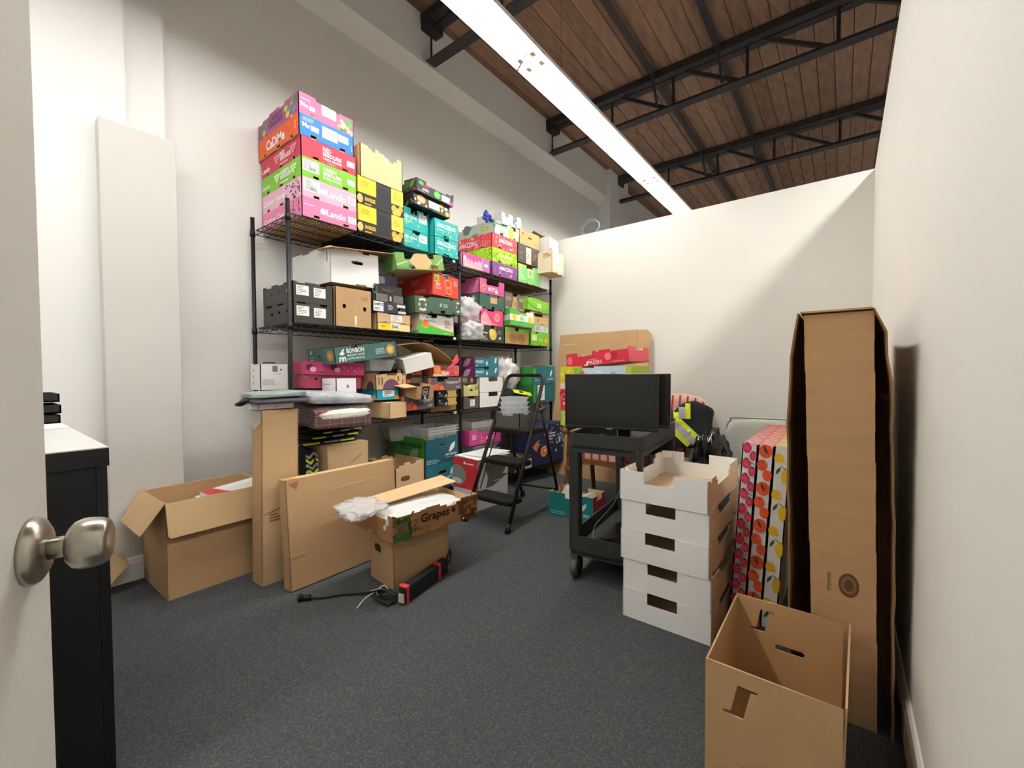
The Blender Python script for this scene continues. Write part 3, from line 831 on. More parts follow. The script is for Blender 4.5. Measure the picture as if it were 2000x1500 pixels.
sb('produce_carton', 'cream printed carton overhanging the far end of the top shelf', 3.885, 4.18, 2.213, .235, card('E6D6BC'), Xf=-2.5, depth=.36, yaw_=6, cf_=[(.3, .42, 0, .05), (.7, .8, 0, .05)], cs=[(.3, .36, .4, .68), (.4, .6, .93, 1)], dec={
    'F': [('r', .1, .28, .52, .62, 'EFE4D0'), ('l', .4, .42, .16, .06, '8A7A62', 1), ('r', .78, .05, .006, .9, 'B8A488')], 'L': cluster(.2, .6, .16, ('C9AE88', 'B89A70', 'D8C4A0'), 1, 8) + cluster(.8, .8, .14, ('B4946C', 'CBB08A'), 1, 8)})
o = sb('open_carton', 'white carton with raised kraft flaps on the cream carton', 4.0, 4.27, 2.45, .19, card('E8E8E4'), Xf=-2.62, depth=.3, yaw_=6, cs=[(.05, .5, .05, .85)], dec={'F': [('leaf', .1, .25, .3, .45, .01, '6A6A66'), ('s', .05, .3, .9, .95, 14, 'B9C4CA', .02, .002), ('r', .93, 0, .02, 1, 'C2BEB6')]})
for s_ in (1, -1):
    mb = MB(); mb.add([(-.133, .148 * s_, .19), (.133, .148 * s_, .19), (.133, .035 * s_ + .0, .285), (-.133, .035 * s_, .285)], [(0, 1, 2, 3)], KRD)
    f_ = mb.build('flap', o); md = f_.modifiers.new('s', 'SOLIDIFY'); md.thickness = .004

# ---- second shelf, first bay
for z, n_ in ((1.446, 'lower'), (1.574, 'upper')):
    sb('black_tray', n_ + ' of the two stacked black trays with pairs of white labels', 1.243, 1.505, z, .127, mat('3D3A37', .6, 0, .05), Xf=-2.672, depth=.42, inn=DGR, edge=DGR, cf_=[(.1, .3, .94, 1), (.66, .84, .9, 1)], cs=[(.1, .3, .9, 1), (.5, .7, .93, 1)] + oval(.3, .55, .07, .16) + oval(.55, .58, .07, .16) + oval(.8, .6, .07, .16),
       dec={'F': [('R', .08, .35, .3, .48, W_), ('R', .5, .32, .3, .48, W_)]})
sb('kraft_carton', 'kraft carton with two round holes under the big white box', 1.512, 1.788, 1.446, .262, KRD, depth=.4, top=KR, cf_=oval(.24, .52, .09, .11) + oval(.8, .5, .09, .11), dec={'F': [('l', .7, .72, .24, .1, '9A7648', 3)]})
sb('white_box', 'big white archive box with oval hand hole resting on the black trays', 1.478, 1.852, 1.735, .235, WHT, depth=.5, yaw_=1, tilt=-1.5, inn=KR, edge=WHG, cf_=oval(.54, .66, .24, .1) + [(.5, .72, 0, .04), (.18, .32, .95, 1), (.66, .8, .95, 1)], cs=oval(.93, .72, .03, .3) + [(.3, .5, .95, 1)])
mb = MB(); mb.box((-.3, -.2, 0), (.3, .0, .004), KRD); mb.box((-.24, 0.004, .0), (.26, .16, .004), KRL)
o = mb.build('cardboard_sheet'); o.location = (-2.80, 1.72, 1.985); o.rotation_euler = (R(3), R(-8), R(96)); tag(o, 'loose cardboard sheets lying on the big white box', 'cardboard')
mb = MB()
mb.lathe([(.142, 0), (.145, .004), (.145, .074), (.142, .078), (.12, .08), (.06, .079), (0, .078)], mat('E6E0C4', .5, 0, .05, 40, 0, 1, .3, (.2, .2, 60)), 48)
o = mb.build('round_roll'); o.location = (-2.79, 1.662, 1.446); o.scale = (.9, .9, 1); tag(o, 'thick round cream roll lying flat before the kraft carton with two holes', 'roll')
sb('snack_carton', 'kraft and bright yellow snack carton at the bottom of the narrow stack', 1.83, 2.125, 1.446, .05, card('CFA86A'), depth=.3, dec={'F': [('r', .04, 0, .96, 1, 'E7D9A0'), ('r', .06, .06, .34, .88, 'F4D21E'), ('l', .12, .45, .2, .3, '9A8010', 1), ('r', .4, .1, .26, 1, 'F2EEDA'), ('t', 'Deli', .44, .35, .18, .5, '4A2A5A'), ('r', .68, .1, .3, .8, 'EBD9A4'), ('r', .4, .02, .28, .16, 'F0C81E')]})
sb('kraft_carton', 'flat kraft carton with one white label in the narrow stack', 1.83, 2.135, 1.499, .072, KR, depth=.3, cf_=[(.15, .28, 0, .12), (.72, .85, 0, .12), (.3, .6, .93, 1)], dec={'F': [('R', .4, .2, .34, .66, W_)]})
sb('produce_carton', 'navy carton with a white sample label in the narrow stack', 1.80, 2.09, 1.574, .078, card('34323C'), Xf=-2.655, depth=.3, cf_=oval(.78, .4, .08, .26), inn=BLK, dec={'F': [('r', 0, .06, .3, .88, W_), ('t', 'SAMPLE', .02, .56, .25, .26, '3A3A44'), ('l', .03, .2, .22, .24, '6A6A74', 2), ('r', .28, .06, .025, .88, '6A78C8'), ('l', .42, .3, .2, .5, 'B8B6C0', 4), ('r', .7, .62, .26, .26, 'E0E0E4'), ('r', .74, .04, .24, .22, 'D8D8DC')]})
sb('produce_carton', 'shiny grey and black carton in the narrow stack', 1.82, 2.07, 1.654, .055, card('6C6864'), depth=.3, dec={'F': [('r', .42, 0, .2, 1, '22222A'), ('ring', .52, .62, .035, .16, .5, W_), ('ring', .52, .3, .035, .16, .5, W_)]})
sb('produce_carton', 'black carton with brown script in the narrow stack', 1.81, 2.06, 1.711, .062, card('2A2826'), depth=.3, dec={'F': [('t', 'Premium', .28, .25, .4, .4, '7A4A3A'), ('ring', .02, .4, .08, .5, .8, '5F8E76')]})
sb('produce_carton', 'dark purple carton with a grey panel at the top of the narrow stack', 1.83, 2.05, 1.775, .085, card('2B2636'), depth=.3, Xf=-2.70, dec={'F': [('r', .05, .2, .4, .6, '7C7A80')]})
sb('grey_box', 'dark grey carton at the very top of the narrow stack', 1.84, 2.04, 1.862, .1, card('5A5652'), depth=.28, Xf=-2.74, top=card('5A5652'))
sb('juice_carton', 'white carton with oranges and a green wave at the foot of the right-hand stack', 2.215, 2.60, 1.446, .16, card('ECEBE6'), depth=.36, inn=KR, cf_=[(.34, .5, .85, 1), (.24, .36, .93, 1), (.76, .9, .93, 1)], dec={
    'F': [('p', [(0, 0), (1, 0), (1, .16), (.6, .28), (.3, .46), (0, .62)], '4FBE3E'), ('p', [(0, .62), (.2, .5), (.4, .38), (.7, .24), (1, .17), (1, .2), (.7, .28), (.4, .44), (.2, .58), (0, .72)], 'F2A25A'), ('e', .18, .5, .08, .18, 'EE8030'), ('ring', .18, .5, .1, .22, .9, 'F4D9A8'), ('t', 'San Miguel', .2, .78, .26, .11, '5A6A6E'), ('l', .22, .62, .26, .1, 'A8B0AC', 2), ('R', .7, .3, .24, .5, 'EFD9C0'), ('l', .7, .06, .22, .08, 'BDE6B0', 1)],
    'L': [('r', 0, 0, 1, 1, 'D9CBB8'), ('e', .5, .4, .3, .26, 'EE7A3A'), ('r', .0, 0, 1, .14, '5CB84A')]})
sb('produce_carton', 'dark green carton with diamond seed patterns above the orange carton', 2.165, 2.645, 1.612, .13, card('4A6453'), Xf=-2.62, depth=.4, tilt=-2.5, yaw_=-3, cf_=[(.54, .64, 0, .22), (.3, .36, 0, .1), (.8, .86, 0, .1), (.2, .3, .93, 1), (.76, .82, .9, 1)], inn=DGR, edge=DGR, dec={
    'F': [('leaf', .16 + dx, .5 + dy, .16 + dx * 1.9, .5 + dy * 1.9, .014, 'E2D2B6') for dx, dy in ((.045, .0), (-.045, 0), (.03, .2), (-.03, .2), (.03, -.2), (-.03, -.2), (0, .22), (0, -.22))] + [('leaf', .95 + dx, .5 + dy, .95 + dx * 1.7, .5 + dy * 1.7, .012, 'E2D2B6') for dx, dy in ((-.04, 0), (-.02, .2), (-.02, -.2), (0, .2), (0, -.2))] + [('leaf', .52, .4, .57, .7, .008, 'B8C4B4'), ('leaf', .52, .6, .57, .45, .006, 'B8C4B4'), ('l', .6, .42, .12, .26, 'B8C4B4', 2)]})
sb('produce_carton', 'tomato red carton with a yellow sticker above the dark green carton', 2.335, 2.655, 1.772, .175, card('E8443A'), depth=.5, yaw_=4, cf_=[(.4, .58, .87, 1), (.5, .62, 0, .1)], cs=[(.3, .6, .9, 1), (0, .3, .75, 1)], dec={
    'F': [('r', .06, .62, .18, .34, 'EEDD3A'), ('l', .09, .68, .12, .2, '5A7A2A', 2), ('ring', .58, .62, .14, .22, .72, 'F29A5A'), ('ring', .6, .3, .12, .2, .7, 'F0925A'), ('l', .1, .3, .22, .3, 'F7B0A0', 4), ('l', .8, .6, .16, .3, 'F29A90', 3), ('t', 'Orri', .12, .48, .16, .14, W_)],
    'L': [('l', .5, .5, .26, .3, 'F08A7E', 4), ('l', .6, .15, .32, .16, 'F4A296', 2), ('ring', .12, .4, .14, .3, .8, 'EE8A5A')]})
o = sb('produce_carton', 'green carton with a big kraft hexagon, tilted at the top of the right-hand stack', 1.97, 2.45, 1.915, .125, card('6E9A50'), Xf=-2.60, depth=.42, tilt=-9, lean=-5, inn=KR, cf_=[(.18, .36, .62, 1), (.36, .42, .9, 1), (.66, .8, .7, 1), (.24, .36, 0, .28), (.7, .86, 0, .32)], dec={
    'F': [('p', [(.26, .5), (.38, .95), (.64, .95), (.74, .5), (.62, .04), (.4, .04)], 'D0A672'), ('p', [(0, .3), (.2, .5), (.24, .46), (0, .2)], 'A9C47A'), ('p', [(0, 0), (.3, .0), (.26, .12), (0, .12)], '4F8A4E'), ('p', [(.8, .3), (1, .8), (1, .7), (.84, .3)], 'A4CE7E')]})

# ---- second shelf, second bay
sb('mango_carton', 'black carton with a yellow mango picture at the foot of the second bay', 2.935, 3.295, 1.421, .155, card('3C3A36'), depth=.4, cf_=[(.44, .56, .85, 1), (.44, .56, 0, .06)], inn=DGR, edge=DGR, dec={'F': [('e', .52, .46, .15, .34, 'D6C25A'), ('e', .46, .6, .1, .2, 'E2D074'), ('leaf', .56, .8, .66, .92, .008, '8A9A3A'), ('t', 'Mango', .1, .46, .2, .16, 'E8E4D8'), ('l', .1, .12, .2, .26, 'B9B4A6', 4), ('l', .7, .5, .2, .26, '8A867C', 3), ('r', .76, .18, .08, .16, 'D8D4C8')]})
sb('black_tray', 'black tray with white stripes behind the plastic bag', 2.72, 2.92, 1.421, .13, BLKG, Xf=-2.76, depth=.3, inn=BLK, edge=BLK, dec={'F': [('r', .1, .3, .8, .1, 'A9A9A6'), ('r', .1, .66, .8, .06, '8A8A88'), ('r', .1, .1, .7, .06, '7A7A78')]})
sb('produce_carton', 'coral pink carton with a sliced grapefruit picture', 2.945, 3.275, 1.578, .15, card('E2447A'), depth=.4, cf_=[(.3, .6, .9, 1)], dec={'F': [('ring', .72, .55, .12, .28, .82, 'F4C8B4'), ('ring', .72, .55, .08, .2, .3, 'EE8A7E'), ('p', [(0, 0), (0, .5), (.2, .9), (.5, .1), (.5, 0)], 'F0A2A8'), ('l', .05, .1, .3, .12, 'F8D8DC', 2), ('l', .5, .1, .4, .06, 'F4B0C0', 1)]})
sb('produce_carton', 'plain dark green carton with a tan square label', 2.928, 3.303, 1.731, .14, card('3F5C50'), depth=.4, cf_=[(.3, .36, .9, 1), (.72, .78, .9, 1), (.48, .58, 0, .2), (.16, .22, 0, .1), (.8, .86, 0, .1)], inn=DGR, edge=DGR, dec={'F': [('r', .42, .42, .26, .4, 'C9A878')], 'L': [('leaf', .76, .3, .84, .9, .02, 'C8BEA6'), ('leaf', .7, .6, .9, .62, .02, 'C8BEA6')]})
sb('produce_carton', 'magenta carton with orange rings at the top of its stack in the second bay', 2.93, 3.30, 1.875, .135, card('C8568E'), depth=.45, cf_=[(.28, .78, .62, 1)], cs=[(.2, .6, .8, 1)], dec={'F': [('t', 'MOYCA', .34, .2, .36, .28, W_), ('ring', .1, .6, .06, .2, .7, 'F0A070'), ('ring', .2, .4, .07, .22, .7, 'F0A070'), ('ring', .1, .25, .06, .2, .7, 'F0A070'), ('r', .62, .1, .1, .22, 'E8D2B4'), ('r', .77, .0, .006, 1, 'A04072')], 'L': [('p', [(.6, 0), (.8, .8), (1, .8), (.9, 0)], 'D878A6')]})
sb('produce_carton', 'kraft and green carton at the bottom, under the lemon carton', 3.30, 3.715, 1.421, .165, card('7DB04A'), depth=.4, cf_=[(.42, .56, .8, 1), (.4, .6, .5, .58)], dec={'F': [('r', .06, 0, .9, .72, 'B8925C'), ('e', .32, .34, .16, .3, '9A7644'), ('e', .66, .34, .16, .3, '9A7644'), ('r', .47, .0, .05, .7, 'A4804E')]})
sb('lemon_carton', 'green and white carton with yellow lemon pictures, tilted in the second bay', 3.34, 3.72, 1.592, .17, card('4DB44C'), Xf=-2.60, depth=.4, tilt=1, yaw_=-3, lean=-3, cf_=[(.22, .66, .8, 1), (.66, 1, .86, 1)], inn=WHT, dec={'F': [('r', 0, .28, 1, .36, 'ECEFE4'), ('e', .18, .46, .1, .2, 'EAD03A'), ('e', .86, .4, .1, .18, 'EAD03A'), ('r', .38, .3, .22, .3, 'D9DCCE'), ('l', .4, .36, .18, .18, '9AA690', 3), ('l', .38, .68, .3, .08, 'BDE8B4', 1), ('r', .68, .28, .3, .6, 'EEF0E6'), ('e', .84, .42, .1, .2, 'E6CC3A')], 'L': [('r', .3, .28, .7, .32, 'D8D4C4')]})
sb('date_carton', 'brown date carton with cream lettering at the back of the second bay', 3.36, 3.72, 1.76, .185, card('6E6552'), Xf=-2.71, depth=.35, cf_=[(.36, .64, .86, 1), (.45, .6, .4, .48)], dec={'F': [('p', [(.3, 0), (.42, .8), (.56, .86), (.7, .0)], 'B49668'), ('t', 'Queen Medjool Dates', .08, .08, .86, .16, 'EDE8DC'), ('r', .06, .6, .26, .2, '8A8272'), ('r', .7, .6, .24, .22, 'A09884')] + cluster(.62, .3, .1, ('8A6A42', '9A7C50'), 2, 7)})
sb('produce_carton', 'lime green carton with a cream label, lowest at the far end', 3.742, 4.118, 1.421, .15, card('76C22A'), depth=.4, cf_=[(.26, .4, .9, 1), (.44, .56, 0, .08)], dec={'F': [('r', .06, .36, .26, .42, 'DDE4AA'), ('e', .8, .42, .12, .26, 'D08A3A'), ('e', .8, .42, .07, .16, 'E8C84A'), ('t', 'Kiwi', .44, .36, .2, .2, 'C9E89A')]})
sb('produce_carton', 'pale green flat carton with a blue and white label at the far end', 3.79, 4.13, 1.573, .085, card('A8BE86'), depth=.36, Xf=-2.68, dec={'F': [('R', .2, .1, .5, .7, 'D8D8DC'), ('R', .74, .06, .22, .6, 'E8E8E4'), ('l', .25, .3, .3, .5, '7A88B8', 3)]})
sb('kraft_carton', 'kraft carton with a dark hand hole at the far end of the second bay', 3.77, 4.13, 1.66, .135, KR, Xf=-2.68, depth=.36, cf_=[(.22, .66, .62, .9), (.1, .16, 0, .12), (.62, .68, 0, .12)], dec={'F': [('r', .38, .2, .08, .3, '9A7646'), ('l', .3, .3, .3, .04, 'A98452', 1)]})
sb('produce_carton', 'lime green carton with curved sides on the kraft carton at the far end', 3.68, 4.105, 1.797, .135, card('7FC23A'), depth=.4, tilt=2, cf_=[(0, .1, .9, 1), (.56, 1, .94, 1), (.5, .6, 0, .1)], dec={'F': [('r', .44, .3, .2, .4, 'C8DCA0'), ('p', [(.0, .6), (.4, .3), (.6, .1), (1, .4), (1, .3), (.6, 0), (.3, .2), (0, .5)], '64A62C'), ('p', [(0, .8), (.5, .7), (1, .9), (1, .84), (.5, .6), (0, .72)], '92D24E')]})

# ---- third shelf, first bay
sb('white_box', 'small white device box with a grey picture at the left end of the third shelf', 1.158, 1.335, 1.023, .168, WHT, Xf=-2.95, depth=.16, top=WHT, cs=[(.4, .7, .96, 1)], dec={'F': [('r', .42, .7, .18, .24, '7A7C80'), ('e', .72, .78, .03, .04, '3A3A3C'), ('l', .08, .2, .5, .22, 'C2C2C8', 5), ('l', .45, .6, .35, .04, 'B0B0B4', 1)], 'L': [('r', .3, .7, .1, .1, 'A09A8C'), ('r', .3, .44, .1, .1, 'A09A8C'), ('r', .3, .2, .1, .1, 'A09A8C')]})
o = [c for c in S.objects if c.get('label', '').startswith('small white device box')][0]
mb = MB(); mb.tube([(-.04, 0, .168), (-.035, 0, .178), (.035, 0, .178), (.04, 0, .168)], .004, BLK, 6); mb.build('handle', o)
sb('produce_carton', 'magenta carton with cherry prints under the tilted dark teal date tray', 1.40, 1.80, 1.118, .085, card('C2386E'), Xf=-2.74, depth=.4, yaw_=-14, tilt=2, cf_=[(.24, .34, 0, .2)], dec={'F': [('e', .1, .55, .06, .24, '5A1A3A'), ('e', .15, .4, .05, .2, 'F0B0C4'), ('e', .48, .6, .06, .24, '5A1A3A'), ('e', .54, .4, .05, .2, 'F0B0C4')] + [('e', .65 + .06 * i, .5 + .1 * (-1) ** i, .02, .1, 'E88AA8') for i in range(5)]})
sb('produce_carton', 'lower pink carton with dark spots behind the white box with three icons', 1.42, 1.80, 1.024, .09, card('C64A6C'), Xf=-2.78, depth=.4, yaw_=-14, tilt=2, dec={'F': [('e', .2, .7, .03, .1, '2A1A1E'), ('e', .42, .5, .03, .1, '2A1A1E'), ('l', .0, .8, .14, .16, 'C8B070', 1)]})
sb('black_case', 'long black case under the small white device box on the third shelf', 1.245, 1.79, .802, .218, mat('201F20', .5, 0, .05), Xf=-2.80, depth=.37, top=mat('201F20', .5, 0, .05))
o = sb('date_tray', 'dark teal date tray with an orange round seal, tilted on the pink cartons', 1.472, 1.965, 1.222, .108, card('456A66'), Xf=-2.60, depth=.34, tilt=-8, yaw_=0, lean=0, inn=DGR, edge=mat('86A09A', .7, 0, 0), cf_=[(.26, .36, .82, 1)], cs=oval(.42, .5, .14, .16), dec={
    'F': [('t', 'BONBON', .18, .56, .27, .3, W_), ('t', 'MEDJOOL DATES', .18, .33, .27, .16, 'D8E2DE'), ('t', 'DATTES MEDJOUL', .18, .12, .27, .16, 'D8E2DE'), ('p', [(.06, .1), (.06, .3), (.08, .4), (.11, .34), (.14, .4), (.16, .3), (.16, .1), (.14, .1), (.14, .28), (.125, .28), (.125, .1), (.1, .1), (.1, .28), (.08, .28), (.08, .1)], W_), ('leaf', .07, .55, .15, .6, .012, W_), ('leaf', .1, .62, .15, .86, .006, W_), ('l', .63, .3, .2, .4, 'AFC4BE', 4), ('e', .88, .5, .075, .34, 'C08A3A'), ('e', .88, .5, .06, .27, 'D09C48'), ('l', .84, .36, .08, .3, 'F4E2B8', 3)],
    'L': [('e', .85, .5, .12, .34, 'A87A36'), ('l', .8, .36, .1, .3, 'D8B878', 3), ('l', .06, .1, .24, .44, '9AB0AA', 3), ('leaf', .1, .6, .16, .9, .01, 'C8D6D2')]})
sb('white_box', 'white carton with three round black icons at the front of the third shelf', 1.475, 1.625, .80, .295, card('ECE8EA'), Xf=-2.6, depth=.18, top=card('ECE8EA'), dec={'F': [('ring', .55, .82, .06, .035, .55, '2A2A2C'), ('ring', .55, .6, .06, .035, .55, '2A2A2C'), ('ring', .55, .36, .06, .035, .55, '2A2A2C')], 'L': [('l', .1, .86, .7, .03, 'A9A7AA', 1), ('s', .3, .3, .8, .8, 5, 'C6C4C8', .05, .0012)]})
sb('kraft_carton', 'kraft carton with round purple prints and stacking tabs in the middle of the third shelf', 1.80, 2.07, 1.01, .118, KR, Xf=-2.64, depth=.26, cf_=[(0, .16, .88, 1), (.16, .36, .94, 1), (.36, .68, .86, 1), (.85, 1, .86, 1)], dec={'F': [('p', [(.24 + .28 * math.cos(PI * a / 14) + .26, .62 * math.sin(PI * a / 14)) for a in range(15)], '6A4A62'), ('r', .08, .3, .04, .44, '6A4A38'), ('r', .18, .3, .04, .44, '6A4A38'), ('ring', .5, .8, .12, .16, .9, '9A7648'), ('r', .7, .5, .05, .3, '6A4A38'), ('r', .86, .12, .03, .5, '7A5638'), ('r', .9, .7, .08, .16, 'A9BEC0')], 'L': [('p', [(.75 + .18 * math.cos(PI * a / 12), .5 * math.sin(PI * a / 12)) for a in range(13)], '6A4A62'), ('r', .2, .5, .03, .3, '6A4A38'), ('r', .4, .4, .03, .4, '6A4A38'), ('r', .55, .5, .03, .3, '6A4A38')]})
sb('blue_carton', 'turquoise carton with orange print and a barcode label under the purple-printed kraft carton', 1.81, 2.005, .933, .074, card('1F9FB8'), Xf=-2.645, depth=.24, top=card('1F9FB8'), dec={'F': [('R', .26, .3, .52, .6, W_), ('bc', .36, .55, .3, .3, '3A3A3A'), ('p', [(.74, 0), (.86, .5), (1, .3), (1, 0)], 'E0A04A')], 'L': [('r', .2, .0, .2, .4, '1A2A30'), ('r', .5, .0, .2, .4, '1A2A30'), ('p', [(.8, 0), (.9, .5), (1, .2), (1, 0)], 'D89A4A')]})
sb('kraft_carton', 'small taped kraft carton sticking out from the front edge of the third shelf', 1.845, 2.0, .802, .112, KRL, Xf=-2.56, depth=.36, top=KRL, yaw_=3, dec={'F': [('r', 0, .46, 1, .1, 'D9BC8E')], 'L': [('r', .9, .0, .06, 1, 'CFAE7E')]})
POMF = [('p', [(.06, 0), (.1, .5), (.2, .2), (.3, .7), (.42, .3), (.5, 0)], 'C8563A'), ('e', .22, .3, .07, .2, 'D8684A'), ('e', .38, .2, .06, .16, 'E0785A'), ('t', 'Pomegranate', .52, .42, .34, .3, 'D8CFD2'), ('leaf', .88, .5, .95, .9, .008, 'C9A0A8'), ('r', .8, .14, .12, .1, 'BDB4B6'), ('p', [(0, 0), (0, 1), (.1, 1), (.04, 0)], 'B86A4C')]
sb('pomegranate_carton', 'grey pomegranate carton lying lowest on the third shelf', 2.015, 2.345, .84, .118, card('655C60'), Xf=-2.63, depth=.4, tilt=-2, inn=DGR, edge=DGR, dec={'F': POMF})
sb('pomegranate_carton', 'grey pomegranate carton with green leaf lining, higher and nearer the shared post', 2.27, 2.655, .985, .105, card('655C60'), Xf=-2.62, depth=.4, tilt=-1, inn=card('3FAE8E'), edge=DGR, cf_=[(.26, .46, .68, 1), (.46, .56, .85, 1)], dec={'F': POMF})
for i, z in enumerate((.855, .921)):
    sb('gift_carton', ('lower', 'upper')[i] + ' black carton with a flared gold band next to the shared post', 2.36, 2.60, z, .062, BLKG, Xf=-2.625, depth=.3, tilt=-1.5, top=BLKG, inn=BLK, edge=BLK, dec={'F': [('p', [(.5, 0), (.56, .5), (.48, 1), (.96, 1), (.93, .5), (1, 0)], 'C2A25A'), ('l', .14, .2, .24, .3, '5E7A86', 2), ('e', .16, .66, .03, .12, 'D8D4C8'), ('leaf', .38, .0, .52, .5, .006, 'E6D2A0')]})
sb('kraft_carton', 'kraft carton carrying the black and gold cartons', 2.36, 2.66, .802, .05, KRD, Xf=-2.70, depth=.36, top=KRD)
sb('shoe_carton', 'black and orange carton behind the round black label carton', 2.08, 2.25, 1.02, .14, card('2A2624'), Xf=-2.68, depth=.3, yaw_=6, dec={'F': [('r', .3, .66, .7, .3, 'D8643A'), ('r', .5, .74, .16, .1, '3A2A26'), ('r', 0, .2, .26, .2, 'D8643A'), ('r', .3, .2, .7, .3, '6E665C')]})
o = sb('kraft_carton', 'open kraft carton with a round black label, leaning out of the third shelf', 2.06, 2.25, .945, .1, KRD, Xf=-2.54, depth=.2, yaw_=5, lean=10, dec={'F': [('r', .3, 0, .42, 1, '2E2A26'), ('ring', .5, .55, .14, .3, .8, 'D8D4C8'), ('l', .42, .45, .16, .2, 'D8D4C8', 2), ('e', .52, .1, .06, .1, 'E8E4D8')]})
mb = MB(); mb.add([(-.095, .10, .10), (.095, .10, .10), (.08, .13, .19), (-.09, .13, .19)], [(0, 1, 2, 3)], KRD); f_ = mb.build('flap', o); f_.modifiers.new('s', 'SOLIDIFY').thickness = .004
mb = MB(); mb.add([(-.095, -.1, .098), (-.095, .1, .098), (-.19, .08, .085), (-.2, -.08, .09)], [(0, 1, 2, 3)], KR); f_ = mb.build('flap', o); f_.modifiers.new('s', 'SOLIDIFY').thickness = .004
o = sb('white_box', 'plain white carton tilted on top of the pomegranate heap', 2.13, 2.37, 1.16, .115, WHT, Xf=-2.60, depth=.36, tilt=-14, yaw_=-22, lean=4, top=WHT)
sb('fruit_sleeve', 'torn coral and orange fruit carton beside the shared post', 2.34, 2.64, 1.10, .09, card('E0605A'), Xf=-2.64, depth=.3, cf_=[(.28, .5, .55, 1), (.5, .8, .7, 1)], dec={'F': [('e', .16, .5, .12, .4, 'E88A4A'), ('r', 0, 0, .5, .2, 'F2C8A0'), ('r', .3, .1, .3, .36, 'F2B49A'), ('ring', .9, .6, .1, .4, .75, 'F09078'), ('t', 'Deli', .36, .16, .2, .22, 'F8E8DC'), ('r', .62, .1, .2, .3, 'E23E6A')]})
o = [c for c in S.objects if c.get('label', '').startswith('torn coral')][0]
mb = MB(); mb.add([(-.02, -.152, .03), (.0, -.152, .06), (.11, -.16, .15), (.13, -.16, .12)], [(0, 1, 2, 3)], card('E2487E')); mb.add([(.06, -.155, .13), (.12, -.155, .19), (.15, -.15, .14), (.12, -.15, .11)], [(0, 1, 2, 3)], card('E8604A'))
f_ = mb.build('flap', o); f_.modifiers.new('s', 'SOLIDIFY').thickness = .003
# bowed sheet of cardboard laid over the heap
rows = []
for i in range(13):
    y = 2.02 + .66 * i / 12
    z = 1.335 + .04 * math.sin(PI * min(1, i / 7) * .5) - (max(0, i - 5) / 7) ** 1.6 * .17
    rows.append([(-2.72, y, z), (-2.95, y, z + .01), (-3.12, y, z + .015)])
root = thing('cardboard_sheet', 'bowed brown cardboard sheet arching over the heap on the third shelf', 'cardboard', (0, 0, 0))
sleeve(root, rows, (0, 0, .006), KRD, 'bowed_sheet')
tray = MB()
CLEAR = film('EEF2F2', .62, .08, .0)
def clamshell(label, loc, size, rz=0, n=3):
    root = thing('plastic_tray', label, 'plastic container', loc, (0, 0, rz))
    w, d, h = size
    for i in range(n):
        mb = MB(); z0 = i * h * .18; s = 1 - .02 * i
        b0 = [(-w * .4 * s, -d * .4 * s), (w * .4 * s, -d * .4 * s), (w * .4 * s, d * .4 * s), (-w * .4 * s, d * .4 * s)]
        t0 = [(-w * .5 * s, -d * .5 * s), (w * .5 * s, -d * .5 * s), (w * .5 * s, d * .5 * s), (-w * .5 * s, d * .5 * s)]
        zt = z0 + h * (1 - .18 * (n - 1))
        ring = []
        for k, (bq, tq) in enumerate(zip(b0, t0)): pass
        def seg(Q, z, m=6):
            out = []
            for k in range(4):
                a, b_ = Q[k], Q[(k + 1) % 4]
                for j in range(m):
                    f = j / m; ind = .97 if j % 2 else 1
                    out.append(((a[0] + (b_[0] - a[0]) * f) * ind, (a[1] + (b_[1] - a[1]) * f) * ind, z))
            return out
        A = seg(b0, z0); B_ = seg(t0, zt); Cc = [(x * 1.06, y * 1.06, z) for x, y, z in seg(t0, zt)]; D = [(x, y, z - .006) for x, y, z in Cc]
        N = len(A)
        fs = []
        for q in range(3):
            for k in range(N): fs.append((q * N + k, q * N + (k + 1) % N, (q + 1) * N + (k + 1) % N, (q + 1) * N + k))
        fs.append(tuple(range(N)))
        mb.add(A + B_ + Cc + D, fs, CLEAR)
        mb.build('tray_shell', root)
    return root
clamshell('clear plastic trays under the tilted dark teal date tray on the third shelf', (-2.80, 1.90, 1.145), (.22, .2, .085), R(90), 2)

# ---- third shelf, second bay
AFL = [('p', [(.82, .3), (.86, .8), (.94, .86), (.9, .36)], 'E4ECEA'), ('t', 'FRESH', .1, .36, .26, .3, 'D8E6E6'), ('r', .46, .16, .07, .36, 'CFE0E2'), ('l', .04, .1, .14, .18, '9CC4CC', 2), ('leaf', .05, .4, .08, .7, .008, 'D8E6E6')]
for i, (z, dz) in enumerate(((1.092, .088), (1.182, .1))):
    sb('fresh_carton', ('lower', 'upper')[i] + ' of two teal and magenta cartons next to the shared post', 2.86, 3.20, z, dz, card('2F7A88'), side=card('8A2A6A'), Xf=-2.66, depth=.3, tilt=-2, cf_=[(.4, .6, .8, 1), (.0, .4, .92, 1)], dec={'F': AFL, 'L': [('leaf', .5, .1, .85, .85, .03, 'C9BCC6')]})
sb('fruit_carton', 'brown patterned carton under the teal and magenta cartons', 2.70, 2.90, 1.02, .075, card('4A3A30'), Xf=-2.68, depth=.3, dec={'F': [('r', .1, .3, .3, .5, '8A7A6A'), ('e', .7, .5, .08, .3, 'A89A88')]})
sb('olive_carton', 'olive yellow carton with a dark hand hole near the shared post', 2.707, 2.913, .915, .105, card('C6C07E'), Xf=-2.66, depth=.3, cf_=[(.44, .6, .42, .62), (.1, .5, .92, 1)], dec={'F': [('leaf', .75, .5, .95, .85, .02, '6E9A4E'), ('leaf', .28, .8, .5, .95, .012, 'F0ECD8')]})
